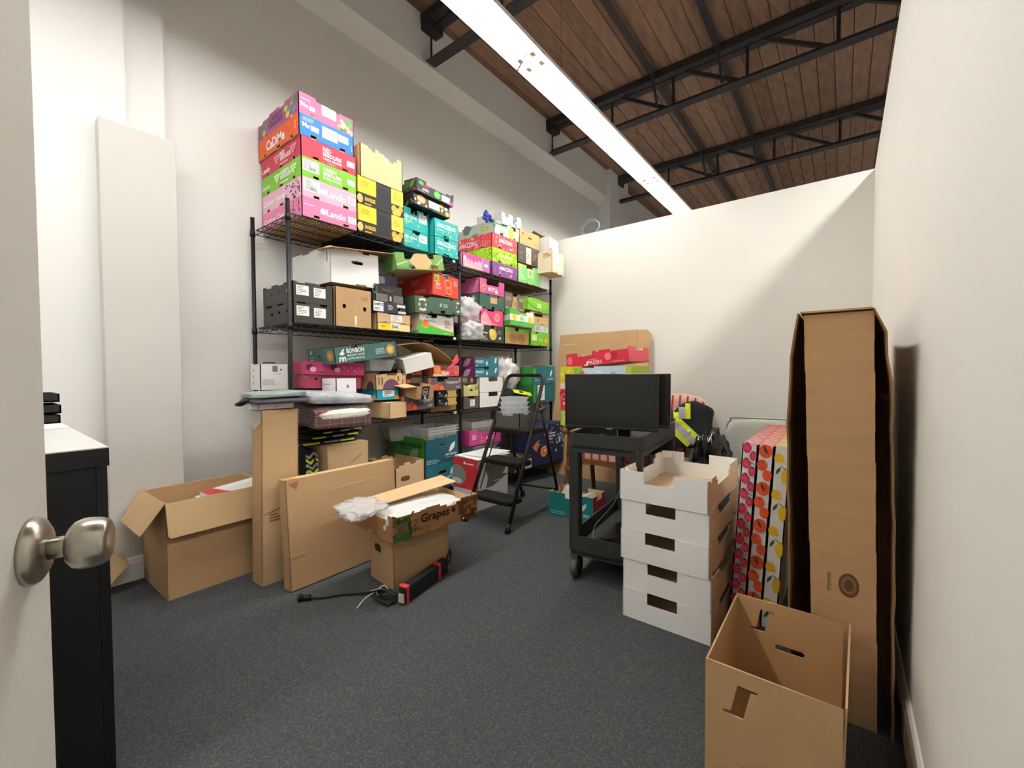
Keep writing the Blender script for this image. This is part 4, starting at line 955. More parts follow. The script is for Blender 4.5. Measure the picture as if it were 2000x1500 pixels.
sb('grey_carton', 'dark grey carton with a small white label near the shared post', 2.709, 2.915, .802, .11, card('56504C'), Xf=-2.66, depth=.3, cf_=[(.3, .7, .88, 1)], inn=DGR, edge=DGR, dec={'F': [('R', .42, .2, .3, .55, W_)]})
for i, z in enumerate((.802, .944)):
    sb('white_tray', ('lower', 'upper')[i] + ' of two plain white trays behind the step ladder', 2.92, 3.268, z, .139, WHT, Xf=-2.66, depth=.4, inn=WHG, edge=KR, cf_=[(.38, .76, .72, 1)])
sb('green_carton', 'teal carton with green sides at the far end of the third shelf', 3.70, 4.13, 1.0, .20, card('24707E'), side=card('3A9A46'), Xf=-2.60, depth=.3, tilt=-3, cf_=[(.3, .5, .94, 1), (.76, 1, .92, 1)], dec={'F': [('leaf', .78, .34, .9, .74, .018, 'E4ECEA'), ('t', 'AM FRESH', .66, .18, .28, .1, 'D8E6E6'), ('l', .1, .2, .2, .14, '9CC4CC', 2), ('r', 0, .4, .16, .5, '3A9A46')]})
sb('green_carton', 'lower teal carton with green side below the far teal one', 3.70, 4.13, .802, .195, card('1F626E'), side=card('2F7A38'), Xf=-2.60, depth=.3, dec={'F': [('r', 0, .0, .13, 1, '2F8A3C'), ('R', .2, .1, .32, .85, 'EDEDE8')]})
o = sb('grey_box', 'small grey printed carton behind the white plastic bag', 3.50, 3.64, 1.04, .18, card('8A8580'), Xf=-2.72, depth=.2, top=card('8A8580'), dec={'F': [('l', .15, .3, .6, .5, 'BDB8B2', 5)]})
mb = blob_mesh((.30, .34, .34), film('FFFFFC', .35, .14, .8, 24), 2.2, .3, 2.2, 5, crumple=.35)
o = mb.build('plastic_bag'); o.location = (-2.78, 3.38, .945); tag(o, 'crumpled clear plastic bag behind the ladder handle', 'plastic bag')
mb = blob_mesh((.26, .34, .23), film('FFFFFF', .42, .1, .9, 24), 2.4, .25, 2.0, 9, crumple=.3)
o = mb.build('plastic_bag'); o.location = (-2.76, 2.83, 1.585); tag(o, 'crumpled clear plastic bag hanging over the second shelf beside the shared post', 'plastic bag')
mb = blob_mesh((.2, .2, .16), film('FFFFFF', .45, .1, .9, 24), 2.4, .3, 2.2, 11, crumple=.3)
o = mb.build('plastic_bag'); o.location = (-2.64, 2.80, 1.424); tag(o, 'smaller clear plastic bag bunched on the second shelf under the larger one', 'plastic bag')
# folded dark vest behind the ladder
mb = blob_mesh((.3, .34, .16), mat('22232B', .9, 0, .1, 20, .2, 30), 3, .12, 2, 13)
root = thing('folded_vest', 'folded navy vest with yellow hem behind the ladder rails', 'vest', (-2.70, 3.45, .802))
mb.build('cloth', root)
mb = MB(); pts = []
for i in range(9): pts.append([(.135, -.15 + .3 * i / 8, .16 - .006 * i), (.155, -.15 + .3 * i / 8, .125 - .006 * i)])
sleeve(root, pts, (.004, 0, .003), mat('D3DC2A', .7, 0, .1, 30), 'yellow_hem')
# clothing packs hanging over the front of the shelf
def plaid():
    m = bpy.data.materials.new('plaid'); m.use_nodes = True
    t_ = m.node_tree; bb = t_.nodes['Principled BSDF']; bb.inputs['Roughness'].default_value = .85
    tcx = t_.nodes.new('ShaderNodeTexCoord'); sx = t_.nodes.new('ShaderNodeSeparateXYZ'); t_.links.new(tcx.outputs['Object'], sx.inputs[0])
    outs = []
    for ax, per in (('X', .075), ('Y', .075), ('Z', .05)):
        mu = t_.nodes.new('ShaderNodeMath'); mu.operation = 'MULTIPLY'; mu.inputs[1].default_value = 1 / per; t_.links.new(sx.outputs[ax], mu.inputs[0])
        fr = t_.nodes.new('ShaderNodeMath'); fr.operation = 'FRACT'; t_.links.new(mu.outputs[0], fr.inputs[0])
        cr_ = t_.nodes.new('ShaderNodeValToRGB'); cr_.color_ramp.interpolation = 'CONSTANT'
        e_ = cr_.color_ramp.elements; e_[0].color = (*lin('8A2E38'), 1); e_[1].position = .4; e_[1].color = (*lin('221820'), 1)
        q = e_.new(.72); q.color = (*lin('C8BCBA'), 1); q = e_.new(.78); q.color = (*lin('4A2028'), 1)
        t_.links.new(fr.outputs[0], cr_.inputs[0]); outs.append(cr_)
    m1 = t_.nodes.new('ShaderNodeMix'); m1.data_type = 'RGBA'; m1.inputs[0].default_value = .5
    t_.links.new(outs[0].outputs[0], m1.inputs[6]); t_.links.new(outs[1].outputs[0], m1.inputs[7])
    m2 = t_.nodes.new('ShaderNodeMix'); m2.data_type = 'RGBA'; m2.inputs[0].default_value = .33
    t_.links.new(m1.outputs[2], m2.inputs[6]); t_.links.new(outs[2].outputs[0], m2.inputs[7])
    t_.links.new(m2.outputs[2], bb.inputs['Base Color'])
    return m
PLA = plaid()
SHINE = film('F4F4F4', .90, .05, .8, 26)
def pack(name, label, size, loc, rot, m, seed, wrap=True, e=3.2, amp=.07):
    root = thing(name, label, 'clothing pack', loc, rot)
    blob_mesh(size, m, 4.2, amp, 2.2, seed, plan=e * 2.2).build('folded_garment', root)
    if wrap:
        blob_mesh((size[0] * 1.04, size[1] * 1.04, size[2] * 1.06), SHINE, 4.2, amp, 2.2, seed, crumple=.1, plan=e * 2.2).build('plastic_wrap', root)
    return root
root = pack('garment_pack', 'plastic-wrapped plaid shirt with white lining, hanging over the shelf front', (.36, .46, .138), (-2.59, 1.41, .808), (R(4), 0, R(86)), PLA, 21, e=5)
blob_mesh((.335, .15, .062), mat('EFEBDF', .9, 0, .05, 60, .4, 60), 3, .06, 3, 24, plan=6).build('fleece_lining', root, Matrix.Translation((.005, -.166, .06)))
pack('garment_pack', 'grey plastic-wrapped garment with painted white glare, lying on the plaid pack', (.41, .36, .062), (-2.55, 1.40, .950), (R(3), R(3), R(88)), mat('B4B4BC', .8, 0, .4, 14, .1, 30, .3), 27, e=5)  # strong colour noise paints the white glare of the plastic into the grey
pack('garment_pack', 'navy folded garment under the grey-green one, across the tall carton', (.29, .30, .030), (-2.49, 1.05, .969), (0, 0, R(80)), mat('2B2F4A', .85, 0, .1, 20), 31, e=4)
pack('garment_pack', 'grey-green folded garment in clear plastic above the tall carton', (.265, .30, .032), (-2.49, 1.045, 1.000), (0, R(-2), R(82)), mat('8B978E', .8, 0, .08, 12, .1, 30), 33, e=4)

# ---- bottom shelf
sb('green_carton', 'big green and teal carton with onion drawing, upper of two on the bottom shelf', 2.248, 2.622, .372, .225, card('1F5A68'), side=card('3C8F34'), Xf=-2.64, depth=.52, inn=KR, cf_=oval(.5, .68, .2, .07) + [(0, .3, .94, 1), (.36, .56, .95, 1), (.62, .68, .93, 1)], edge=mat('7FCB58', .7, 0, 0), dec={
    'F': [('leaf', .7, .36, .9, .74, .022, 'E6EEEC'), ('t', 'AM FRESH', .58, .24, .36, .09, 'E6EEEC'), ('l', .6, .18, .32, .04, 'A8C4C8', 1), ('l', .03, .04, .42, .18, '9FC0C6', 3)],
    'L': [('t', 'AM FRESH', .38, .62, .56, .17, '1E4A1E'), ('l', .42, .54, .48, .05, '2A5A26', 1), ('leaf', .62, .16, .84, .6, .045, 'A2A79E')] + [('e', .04 + .07 * (i % 3), .7 - .13 * (i // 2), .05, .085, '6A6E6A') for i in range(9)] + [('ring', .04 + .07 * (i % 3), .7 - .13 * (i // 2), .052, .09, .86, '2A3A2A') for i in range(9)]})
sb('fresh_carton', 'teal and red carton, lower of two on the bottom shelf', 2.248, 2.63, .15, .22, card('1E6E74'), side=card('C23A44'), Xf=-2.64, depth=.52, cf_=oval(.5, .66, .26, .13), dec={'F': [('leaf', .72, .5, .88, .86, .022, 'E6EEEC'), ('t', 'AM FRESH', .62, .38, .32, .1, 'D8E6E6'), ('l', .64, .28, .3, .06, 'A8C4C8', 1), ('l', .03, .2, .28, .1, '9FC0C6', 2), ('p', [(.4, 0), (.5, .18), (.7, .1), (1, .2), (1, 0)], '22262A'), ('r', .76, .04, .1, .08, 'E0E0DC')]})
clamshell('clear plastic trays piled in the big green carton', (-2.80, 2.46, .545), (.34, .3, .13), R(90), 3)
clamshell('clear plastic trays heaped behind the big green carton', (-3.0, 2.30, .56), (.3, .25, .12), R(70), 3)
sb('kraft_carton', 'kraft carton with oval hand hole standing beside the teal and red carton', 1.90, 2.17, .15, .31, KRL, Xf=-2.56, depth=.36, cf_=oval(.33, .62, .3, .12) + [(0, .12, .9, 1), (.12, .3, .95, 1), (.5, .7, .94, 1)])
sb('kraft_carton', 'taped kraft carton behind the wide flat carton', 1.39, 1.70, .15, .51, KRL, Xf=-2.60, depth=.42, yaw_=3, top=KRL, dec={'F': [('r', 0, .93, 1, .07, 'D8BA8C'), ('leaf', .5, .72, .9, .86, .006, 'B08A58')]})
BLC = mat('1A1A1A', .9, 0, .15, 14, .15, 30); LIME = mat('BFD034', .7, 0, .1, 30); GRB = mat('8C908E', .5, 0, .1, 30)
for i, (lb, dz, hh) in enumerate((('lowest folded black and lime work garment on the taped kraft carton', 0, .034), ('middle folded black and grey-banded garment on the taped kraft carton', .035, .032), ('topmost folded black work garment on the taped kraft carton, end sticking out', .068, .026))):
    root = thing('folded_garment', lb, 'clothing', (-2.87, 1.50 + .02 * i, .662 + dz), (0, 0, R(88 + 5 * i)), 'folded work garments on the taped carton')
    blob_mesh((.40, .42, hh), BLC, 4, .06, 2.2, 81 + i, plan=7).build('cloth', root)
    for k, (x_, m_) in enumerate(((-.15, LIME), (-.02, GRB), (.09, LIME))):
        mb = MB(); mb.box((x_ - .05 + .02 * i, -.2125, hh * .34), (x_ + .05, -.19, hh * .62), m_); mb.build('reflective_band', root)
root = thing('clothing_heap', 'crumpled black and lime hi-vis clothing on the red and yellow carton beside the taped carton', 'clothing', (-2.76, 1.33, .482))
blob_mesh((.24, .09, .17), BLC, 3, .15, 3, 41).build('cloth', root)
for i in range(4):
    pts = [[(.115 + .006 * math.sin(k), -.04 + .08 * k / 6, .03 + .036 * i + .012 * math.sin(k * 1.3 + i)), (.117 + .006 * math.sin(k), -.04 + .08 * k / 6, .012 + .036 * i + .012 * math.sin(k * 1.3 + i))] for k in range(7)]
    sleeve(root, pts, (.006, 0, 0), (LIME, GRB)[i % 2 if i else 0], 'reflective_band')
sb('red_box', 'red and yellow carton under the hi-vis clothing heap', 1.28, 1.378, .15, .33, card('C8342E'), Xf=-2.63, depth=.3, top=card('C8342E'), dec={'F': [('r', .7, .2, .3, .5, 'E8B83A')]})
sb('magenta_carton', 'magenta carton with white lettering on the bottom shelf behind the ladder', 2.79, 3.20, .46, .14, card('CB3E92'), Xf=-2.64, depth=.3, yaw_=-4, cf_=[(.24, 1, .8, 1)], dec={'F': [('t', 'MOYCA', .5, .25, .3, .24, W_), ('ring', .34, .56, .035, .14, .7, 'F2A06A'), ('ring', .4, .36, .04, .16, .7, 'F2A06A'), ('ring', .34, .2, .035, .14, .7, 'F2A06A'), ('ring', .45, .2, .035, .12, .7, 'F2A06A'), ('r', .07, .36, .16, .36, 'B87AA0'), ('ring', .13, .54, .05, .14, .6, 'E8DDE4')]})
clamshell('clear plastic punnets in the magenta carton behind the ladder', (-2.80, 3.02, .56), (.36, .26, .11), R(88), 3)
clamshell('clear ribbed plastic punnets under the magenta carton', (-2.80, 3.0, .15), (.38, .34, .30), R(90), 5)
sb('grey_carton', 'plain grey carton with white patch at the far end of the bottom shelf', 3.50, 3.82, .52, .19, card('9A9590'), Xf=-2.72, depth=.3, cf_=[(.6, .84, .0, .24)], top=card('8A8580'))
sb('dark_carton', 'dark brown carton standing at the back of the bottom shelf', 3.3, 3.8, .15, .36, card('4E463E'), Xf=-2.86, depth=.3, top=card('4E463E'))

# ------------------------------------------------------------------ left side: cabinet and floor cartons
root = thing('storage_cabinet', 'black storage cabinet with a pale top beside the door', 'cabinet', (-2.085, -.09, 0))
TOPM = mat('C6C6C2', .45, 0, .02)
mb = MB(); mb.box((-.49, -.30, 0), (.49, .30, .88), mat('0E0E10', .5, 0, .05)); bevel(mb.build('cabinet_body', root), .003)
mb = MB(); mb.box((-.5, -.32, .88), (.5, .325, .928), mat('121213', .5, 0, .05)); mb.box((-.499, -.319, .9281), (.499, .324, .931), TOPM); mb.build('worktop', root)
for sx in (-1, 1):
    mb = MB(); mb.box((sx * .245 - .2445, .3, .02), (sx * .245 + .2445, .3215, .879), mat('101012', .45, 0, .05)); d_ = mb.build('cabinet_door', root)
    mb = MB(); mb.bar((sx * .04, .335, .42), (sx * .04, .335, .56), .006, DGR, 8); mb.build('handle', d_)
root = thing('letter_tray', 'stack of black letter trays on the far end of the pale cabinet top', 'letter tray', (-2.62, .06, .932))
for i, (a, w_) in enumerate(((0, .0), (.042, .03), (.086, -.01))):
    mb = MB(); mb.box((-.12 + w_, -.17, a), (.12 + w_, .17, a + .006), BLKG)
    for q in ((-.12, -.17, -.115, .17), (.115, -.17, .12, .17), (-.12, .165, .12, .17)): mb.box((q[0] + w_, q[1], a), (q[2] + w_, q[3], a + .034), BLKG)
    mb.build('tray', root)
mb = MB(); mb.box((-.11, -.15, 0), (.11, .15, .003), WHT); o = mb.build('paper_sheet'); o.location = (-2.36, .08, .932); tag(o, 'sheet of white paper on the pale cabinet top', 'paper')
o = carton('kraft_carton', 'small kraft carton with one corner showing behind the black cabinet', 'box', (.22, .14, .2), (-3.0, .285, .06), (R(0), R(42), R(86)), KRL, top=KRL)

# open carton with hanging flaps
o = carton('open_carton', 'long open kraft carton with flaps folded out beside the white boxed-in post', 'box', (.50, .415, .487), (-2.843, .832, 0), (0, 0, R(91)), KRD, inn=KRD)
def flap(parent, pts, m=KR, th=.004, name='flap'):
    mb = MB(); mb.add(pts, [tuple(range(len(pts)))], m); f_ = mb.build(name, parent); md = f_.modifiers.new('s', 'SOLIDIFY'); md.thickness = th; md.offset = 0; return f_
flap(o, [(-.25, -.209, .487), (.25, -.209, .487), (.25, -.25, .335), (.24, -.253, .325), (-.24, -.253, .322), (-.25, -.25, .335)])
flap(o, [(-.252, -.207, .487), (-.252, .207, .487), (-.345, .19, .35), (-.345, -.19, .35)])
flap(o, [(-.25, .209, .487), (.25, .209, .487), (.25, .23, .39), (-.25, .23, .39)])
for i, (yy, zz, rz, lb) in enumerate(((.93, .47, 4, 'white carton with a red corner lying in the open kraft carton'), (.90, .435, -8, 'plain white carton under the red-cornered one in the open kraft carton'))):
    q = carton('white_box', lb, 'box', (.30, .2, .035), (-2.80 - .03 * i, yy + .03, zz - .035), (0, R(-5), R(90 + rz)), WHT, top=WHT)
    deco(q, 'T', (.30, .2, .035), [('p', [(0, 1), (.2, 1), (.32, 0), (0, 0)], 'C83A3E')] if i == 0 else [('l', .3, .3, .5, .4, 'C8C6C2', 3)])
    if i == 0: deco(q, 'F', (.30, .2, .035), [('p', [(.02, 1), (.3, 1), (.18, 0)], 'C83A3E')])
# what they rest on inside
o = carton('kraft_carton', 'kraft carton inside the long open carton', 'box', (.40, .30, .385), (-2.85, .86, .008), (0, 0, R(91)), KRD, top=KR)

# tall narrow carton
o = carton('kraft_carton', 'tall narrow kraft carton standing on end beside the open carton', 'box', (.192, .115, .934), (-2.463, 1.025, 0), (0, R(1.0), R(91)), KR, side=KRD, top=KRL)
deco(o, 'F', (.192, .115, .934), [('l', .2, .36, .4, .05, '7E5E38', 3), ('leaf', .0, .4, .7, .44, .006, '96703F'), ('r', 0, .985, 1, .015, 'DDB987')])
mb = MB(); mb.add([(-.1, -.06, .935), (-.1, .06, .935), (-.104, .05, .86), (-.107, .0, .83), (-.104, -.062, .87)], [(0, 1, 2, 3, 4)], film('E8E8E8', .5, .1, .5)); mb.build('tape', o)
o = carton('white_box', 'flat white device carton on top of the tall narrow carton', 'box', (.185, .12, .027), (-2.462, 1.02, .94), (0, 0, R(92)), card('EDE6E8'), top=card('EDE6E8'))
deco(o, 'F', (.185, .12, .027), [('l', .42, .3, .18, .3, 'A8A4A8', 1)])
mb = MB(); mb.tube([(0, 0, .012), (.03, -.03, .016), (.07, -.02, .03), (.06, .03, .04), (.02, .03, .03), (0, 0, .012)], .009, BLK, 6)
o = mb.build('black_strap'); o.location = (-2.475, .875, .955); tag(o, 'black strap loop hanging out beside the flat white carton', 'strap')

# wide flat carton, leaning back a little
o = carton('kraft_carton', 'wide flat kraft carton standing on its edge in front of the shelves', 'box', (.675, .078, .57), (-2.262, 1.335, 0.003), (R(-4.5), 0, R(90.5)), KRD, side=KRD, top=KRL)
deco(o, 'F', (.675, .078, .57), [('r', 0, .27, .12, .035, 'A9824E'), ('r', .0, .305, .12, .01, 'C8A874'), ('p', [(.02, .96), (.1, .98), (.08, .9)], '9E6A44'), ('leaf', .1, .55, .98, .66, .004, 'B08A58'), ('leaf', .2, .82, .9, .86, .003, 'CFAF80')])
deco(o, 'T', (.675, .078, .57), [('r', .0, .0, .1, 1, 'BF9358'), ('r', .0, .44, 1, .03, 'B98E54')])
# small carton under the grape tray
o = carton('kraft_carton', 'kraft carton with oval hand hole carrying the grape tray', 'box', (.36, .235, .285), (-1.925, 1.525, 0), (0, 0, R(85)), KRD, cs=oval(.32, .63, .3, .16), cf_=[(.0, .03, .97, 1)], t=.005)
# grape tray
GT = (.565, .395, .13)
o = carton('grape_tray', 'brown fruit tray lettered Grapes with white paper lining, on the kraft carton', 'box', GT, (-1.912, 1.567, .288), (R(0), R(0), R(84.8)), mat('A8794A', .7, 0, .14, 10, .1, 50), inn=KRL, edge=KRE,
           cf_=[(.0, .3, .92, 1), (.52, .78, .9, 1), (.3, .36, .96, 1), (.6, .72, .8, 1), (.12, .2, 0, .12), (.78, .86, 0, .1), (.4, .56, 0, .06)], cb=[(0, .12, .9, 1), (.3, .4, .92, 1), (.6, .66, .8, 1), (.66, .9, .9, 1)], cs=[(.1, .9, .82, 1), (.4, .5, 0, .12)])
deco(o, 'F', GT, [('t', 'Grapes', .30, .34, .33, .46, '241B14'), ('s', .03, .05, .18, .8, 26, '3E6A3E', .02, .012), ('e', .11, .4, .06, .3, '4E7A48'), ('e', .12, .2, .05, .18, '3E6A3E'), ('s', .74, .05, .98, .9, 40, '7E5030', .016, .008), ('leaf', .66, .5, .7, .72, .012, '4A3A2A'), ('leaf', .66, .6, .71, .55, .01, '4A3A2A'), ('s', .02, .0, .3, .95, 16, '8A6038', .02, .006)])
deco(o, 'L', GT, [('R', .86, .62, .06, .22, W_), ('R', .8, .4, .06, .22, W_), ('s', .1, .1, .9, .8, 14, '96683C', .02, .004)])
flap(o, [(-.285, .03, .125), (.285, .0, .165), (.285, .15, .18), (-.285, .17, .135)], KRL, .004, 'lid_flap')
mb = blob_mesh((.50, .32, .10), mat('EFEFEC', .5, 0, .04, 14, .3, 20), 3.4, .1, 2.6, 51, crumple=.12); mb.build('paper_lining', o, Matrix.Translation((0, -.015, .012)))
mb = blob_mesh((.22, .20, .05), film('FAFAF8', .5, .12, .9, 30), 2.6, .45, 1.3, 53, crumple=.4)
q = mb.build('plastic_sleeve'); q.location = (-1.99, 1.262, .40); q.rotation_euler = (R(6), R(6), 0); tag(q, 'crumpled clear plastic sleeve sticking out of the Grapes tray', 'plastic bag')

# black bar with red straps, its cord and plug
root = thing('strapped_bar', 'black padded bar with two red straps and a corded plug, beside the small kraft carton', 'bar', (-1.72, 1.455, 0), (0, 0, R(102.5)))
mb = MB(); mb.rbox((-.185, -.024, .003), (.185, .024, .085), .012, mat('151416', .8, 0, .1, 30)); bevel(mb.build('padded_bar', root), .008)
RDS = mat('D8343E', .6, 0, .08, 40)
for x_ in (-.165, .10):
    mb = MB(); mb.rbox((x_ - .014, -.027, .002), (x_ + .014, .027, .088), .012, RDS); mb.build('strap', root)
mb = MB(); mb.tube([(.18, 0, .04), (.215, .0, .09), (.235, .0, .11), (.245, .0, .085), (.225, .0, .045), (.185, 0, .02)], .006, BLK, 6); mb.build('carry_loop', root)
mb = MB(); mb.box((-.19, -.016, .012), (-.184, .016, .055), mat('C9C0A8', .5)); mb.build('end_label', root)
def path(pts, n=10):
    """Catmull-Rom through pts"""
    P = [Vector(p) for p in pts]; out = []
    for i in range(len(P) - 1):
        a, b_, c_, d_ = P[max(i - 1, 0)], P[i], P[i + 1], P[min(i + 2, len(P) - 1)]
        for k in range(n):
            t = k / n
            out.append(.5 * ((2 * b_) + (c_ - a) * t + (2 * a - 5 * b_ + 4 * c_ - d_) * t * t + (3 * b_ - a - 3 * c_ + d_) * t ** 3))
    out.append(P[-1]); return out
mb = MB(); mb.tube(path([(.09, .03, .04), (.03, .02, .05), (-.04, .0, .03), (-.12, -.04, .012), (-.19, -.10, .008), (-.235, -.17, .008), (-.285, -.225, .014)]), .0055, BLK, 7); crd = mb.build('power_cord', root, Matrix.Rotation(R(-102.5), 4, 'Z') @ Matrix.Translation((-.08, -.215, 0)))
for k in range(4):
    mb = MB(); mb.tube(path([(.10, .05 - .012 * k, .018 + .01 * k), (.03, .045 - .02 * k, .03 + .012 * k), (-.03, .03 - .02 * k, .014 + .008 * k), (.02, .0 - .012 * k, .008 + .006 * k), (.09, .02 - .012 * k, .012)]), .005, BLK, 6); mb.build('cable_coil', crd)
mb = MB(); mb.bar((-.275, -.215, .014), (-.305, -.245, .016), .013, BLK, 8); mb.bar((-.305, -.245, .016), (-.315, -.255, .016), .018, BLK, 8); mb.build('plug', crd)
ZT = mat('DADADA', .5)
mb = MB(); mb.tube(path([(.02, .04, .03), (.0, .02, .065), (-.02, -.01, .04), (-.01, .0, .01)]), .0028, ZT, 5); mb.tube(path([(-.01, .01, .05), (-.03, -.06, .03), (-.02, -.12, .004)]), .0028, ZT, 5); mb.tube(path([(-.01, .01, .05), (-.06, -.0, .03), (-.10, .0, .01)]), .0028, ZT, 5); mb.build('cable_tie', crd)

# red and white carton on the floor before the second bay
RW = (.37, .30, .415)
o = carton('red_white_carton', 'white carton with a red printed end and round window, on the floor behind the ladder', 'box', RW, (-2.47, 2.725, 0), (0, 0, R(87)), card('DCDCDE'), side=card('DCDCDE'), top=card('EDEDEA'))
deco(o, 'L', RW, [('r', 0, .38, 1, .62, 'C93438'), ('e', .2, .64, .34, .21, '8A9088'), ('e', .16, .52, .22, .06, 'D8D8D4'), ('l', .52, .88, .4, .05, 'F0D8D8', 1), ('e', .48, .905, .04, .03, W_)])
deco(o, 'F', RW, [('p', [(.22, .85), (.62, .92), (1, .94), (1, .6), (.5, .42), (.25, .4), (.32, .6)], '6E6A62'), ('p', [(1, .94), (.9, .7), (.8, .62), (1, .6)], 'E4E4E6'), ('l', .4, .2, .5, .12, 'B9B9BE', 2), ('l', .5, .5, .3, .06, 'A8A8A4', 1)])
mb = MB(); mb.add([(-.2, -.16, .0), (.2, -.17, .004), (.22, .13, .012), (-.18, .14, .006)], [(0, 1, 2, 3)], WHT); mb.add([(-.1, -.18, .008), (.26, -.12, .012), (.2, .14, .016), (-.14, .08, .012)], [(0, 1, 2, 3)], WHT)
q = mb.build('paper_sheets'); q.location = (-2.47, 2.73, .418); q.rotation_euler = (0, 0, R(88)); q.modifiers.new('s', 'SOLIDIFY').thickness = .002; tag(q, 'loose white sheets lying on the red and white carton', 'paper')
# navy patterned bag and camera tripod-like stand behind the ladder
root = thing('shopping_bag', 'navy printed shopping bag with orange slices under the far end of the shelves', 'bag', (-2.60, 3.80, .15), (0, 0, R(82)))
NAVY = mat('1B2440', .6, 0, .15, 14, .2, 14)
mb = MB(); mb.rbox((-.26, -.15, 0), (.26, .15, .44), .03, NAVY); bevel(mb.build('bag_body', root), .02)
deco(root, 'F', (.52, .304, .44), [('e', .34, .34, .1, .13, 'D8643A'), ('ring', .34, .34, .09, .12, .8, 'F0A878'), ('e', .36, .36, .02, .03, 'F4D8B8'), ('p', [(.0, .48), (.16, .62), (.2, .5), (.12, .36)], 'D8704A'), ('s', .1, .5, .95, .95, 26, '8A98B4', .02, .005), ('s', .3, .2, .95, .95, 14, 'DCE0E4', .012, .006), ('l', .5, .6, .2, .2, 'C8D0D8', 3), ('r', .8, .5, .06, .14, 'C8D0D8')])
root = thing('banana_crate', 'dark carton with fruit scraps at the far end of the bottom shelf', 'box', (-2.62, 3.42, .15), (0, 0, R(88)))
mb = MB(); mb.box((-.18, -.12, 0), (.18, .12, .13), mat('3A3028', .8, 0, .2, 12)); mb.build('carton_body', root)
deco(root, 'T', (.36, .24, .13), [('s', .05, .05, .95, .95, 20, 'B9A24A', .02, .008), ('s', .05, .05, .95, .95, 12, '7A2A2A', .02, .008)])
deco(root, 'F', (.36, .24, .13), [('s', .05, .1, .95, .9, 10, 'A89848', .02, .01), ('R', .5, .1, .3, .7, 'C8C4B8')])

# ------------------------------------------------------------------ step ladder
LB = mat('1C1B1A', .42, .3, .08, 20)
TRD = mat('191817', .8, 0, .1, 60, .5, 400)
root = thing('step_ladder', 'black folding step ladder with three treads in front of the shelves', 'ladder', (-2.07, 2.7, 0))
def lo(p): return (p[0] + 2.07, p[1] - 2.7, p[2])
def rail(x0, x1, z): f = z / 1.105; return (x0 + (x1 - x0) * f, 2.305 + .545 * f, z)
L = lambda z: rail(-2.255, -2.262, z)
Rr = lambda z: rail(-1.842, -1.89, z)
mb = MB()
pts = [lo(L(.02)), lo(L(.5)), lo(L(1.04))]
a_, b_ = Vector(lo(L(1.105))), Vector(lo(Rr(1.105)))
dx = (b_ - a_).normalized()
for k in range(1, 6):
    t = k / 6 * PI / 2
    pts.append(tuple(Vector(lo(L(1.105 - .05 * (1 - math.sin(t))))) + dx * (.05 * (1 - math.cos(t)))))
pts += [tuple(a_ + dx * .06), tuple(b_ - dx * .06)]
for k in range(1, 6):
    t = (1 - k / 6) * PI / 2
    pts.append(tuple(Vector(lo(Rr(1.105 - .05 * (1 - math.sin(t))))) - dx * (.05 * (1 - math.cos(t)))))
pts += [lo(Rr(1.04)), lo(Rr(.5)), lo(Rr(.02))]
mb.tube(pts, .0145, LB, 10); mb.build('front_frame', root)
mb = MB()
rl, rrr = (-2.285, 3.08, .015), (-1.935, 3.15, .015)
mb.tube([lo((-2.25, 2.77, .90)), lo(rl)], .012, LB, 8); mb.tube([lo((-1.895, 2.79, .90)), lo(rrr)], .012, LB, 8)
mb.tube([lo((-2.279, 3.04, .12)), lo((-1.93, 3.11, .12))], .009, LB, 8); mb.build('rear_frame', root)
for z, d_ in ((.20, .17), (.455, .18), (.685, .25)):
    p, q = L(z), Rr(z)
    mb = MB(); mb.rbox((p[0] + .012 + 2.07, p[1] - .05 - 2.7, z - .035), (q[0] - .012 + 2.07, p[1] + d_ - .05 - 2.7, z - .004), .025, LB)
    s_ = mb.build('tread', root); bevel(s_, .004)
    mb = MB(); mb.rbox((p[0] + .02 + 2.07, p[1] - .044 - 2.7, z - .004), (q[0] - .02 + 2.07, p[1] + d_ - .056 - 2.7, z + .001), .022, TRD); mb.build('grip_pad', s_)
for p in (L(0), Rr(0), rl, rrr):
    mb = MB(); mb.bar(lo((p[0], p[1], 0)), lo((p[0], p[1] + .012, .06)), .024, BLK, 10, r2=.017); mb.build('rubber_foot', root)
for a, b_ in ((L(.82), (-2.27, 3.0, .36)), (Rr(.82), (-1.925, 3.04, .36))):
    mb = MB(); mb.bar(lo((a[0] + .0, a[1], a[2])), lo((a[0], a[1] + .12, a[2] + .02)), .014, LB, 6); mb.build('hinge_bracket', root)
for x0 in (-2.235, -1.90):
    mb = MB(); mb.bar(lo((x0, 2.66, .66)), lo((x0 - .012, 2.47, .21)), .005, LB, 6); mb.build('brace', root)
o = carton('grey_tray', 'grey notched carton on the ladder top tread holding clear trays', 'box', (.245, .2, .118), (-2.107, 2.74, .689), (0, 0, R(0)), card('55524F'), inn=DGR, edge=DGR, cf_=[(.27, .73, .80, 1)], cs=[(.3, .7, .85, 1)])
root = clamshell('clear plastic punnets nested upright in the grey carton on the ladder', (-2.107, 2.735, .71), (.20, .15, .22), 0, 5)

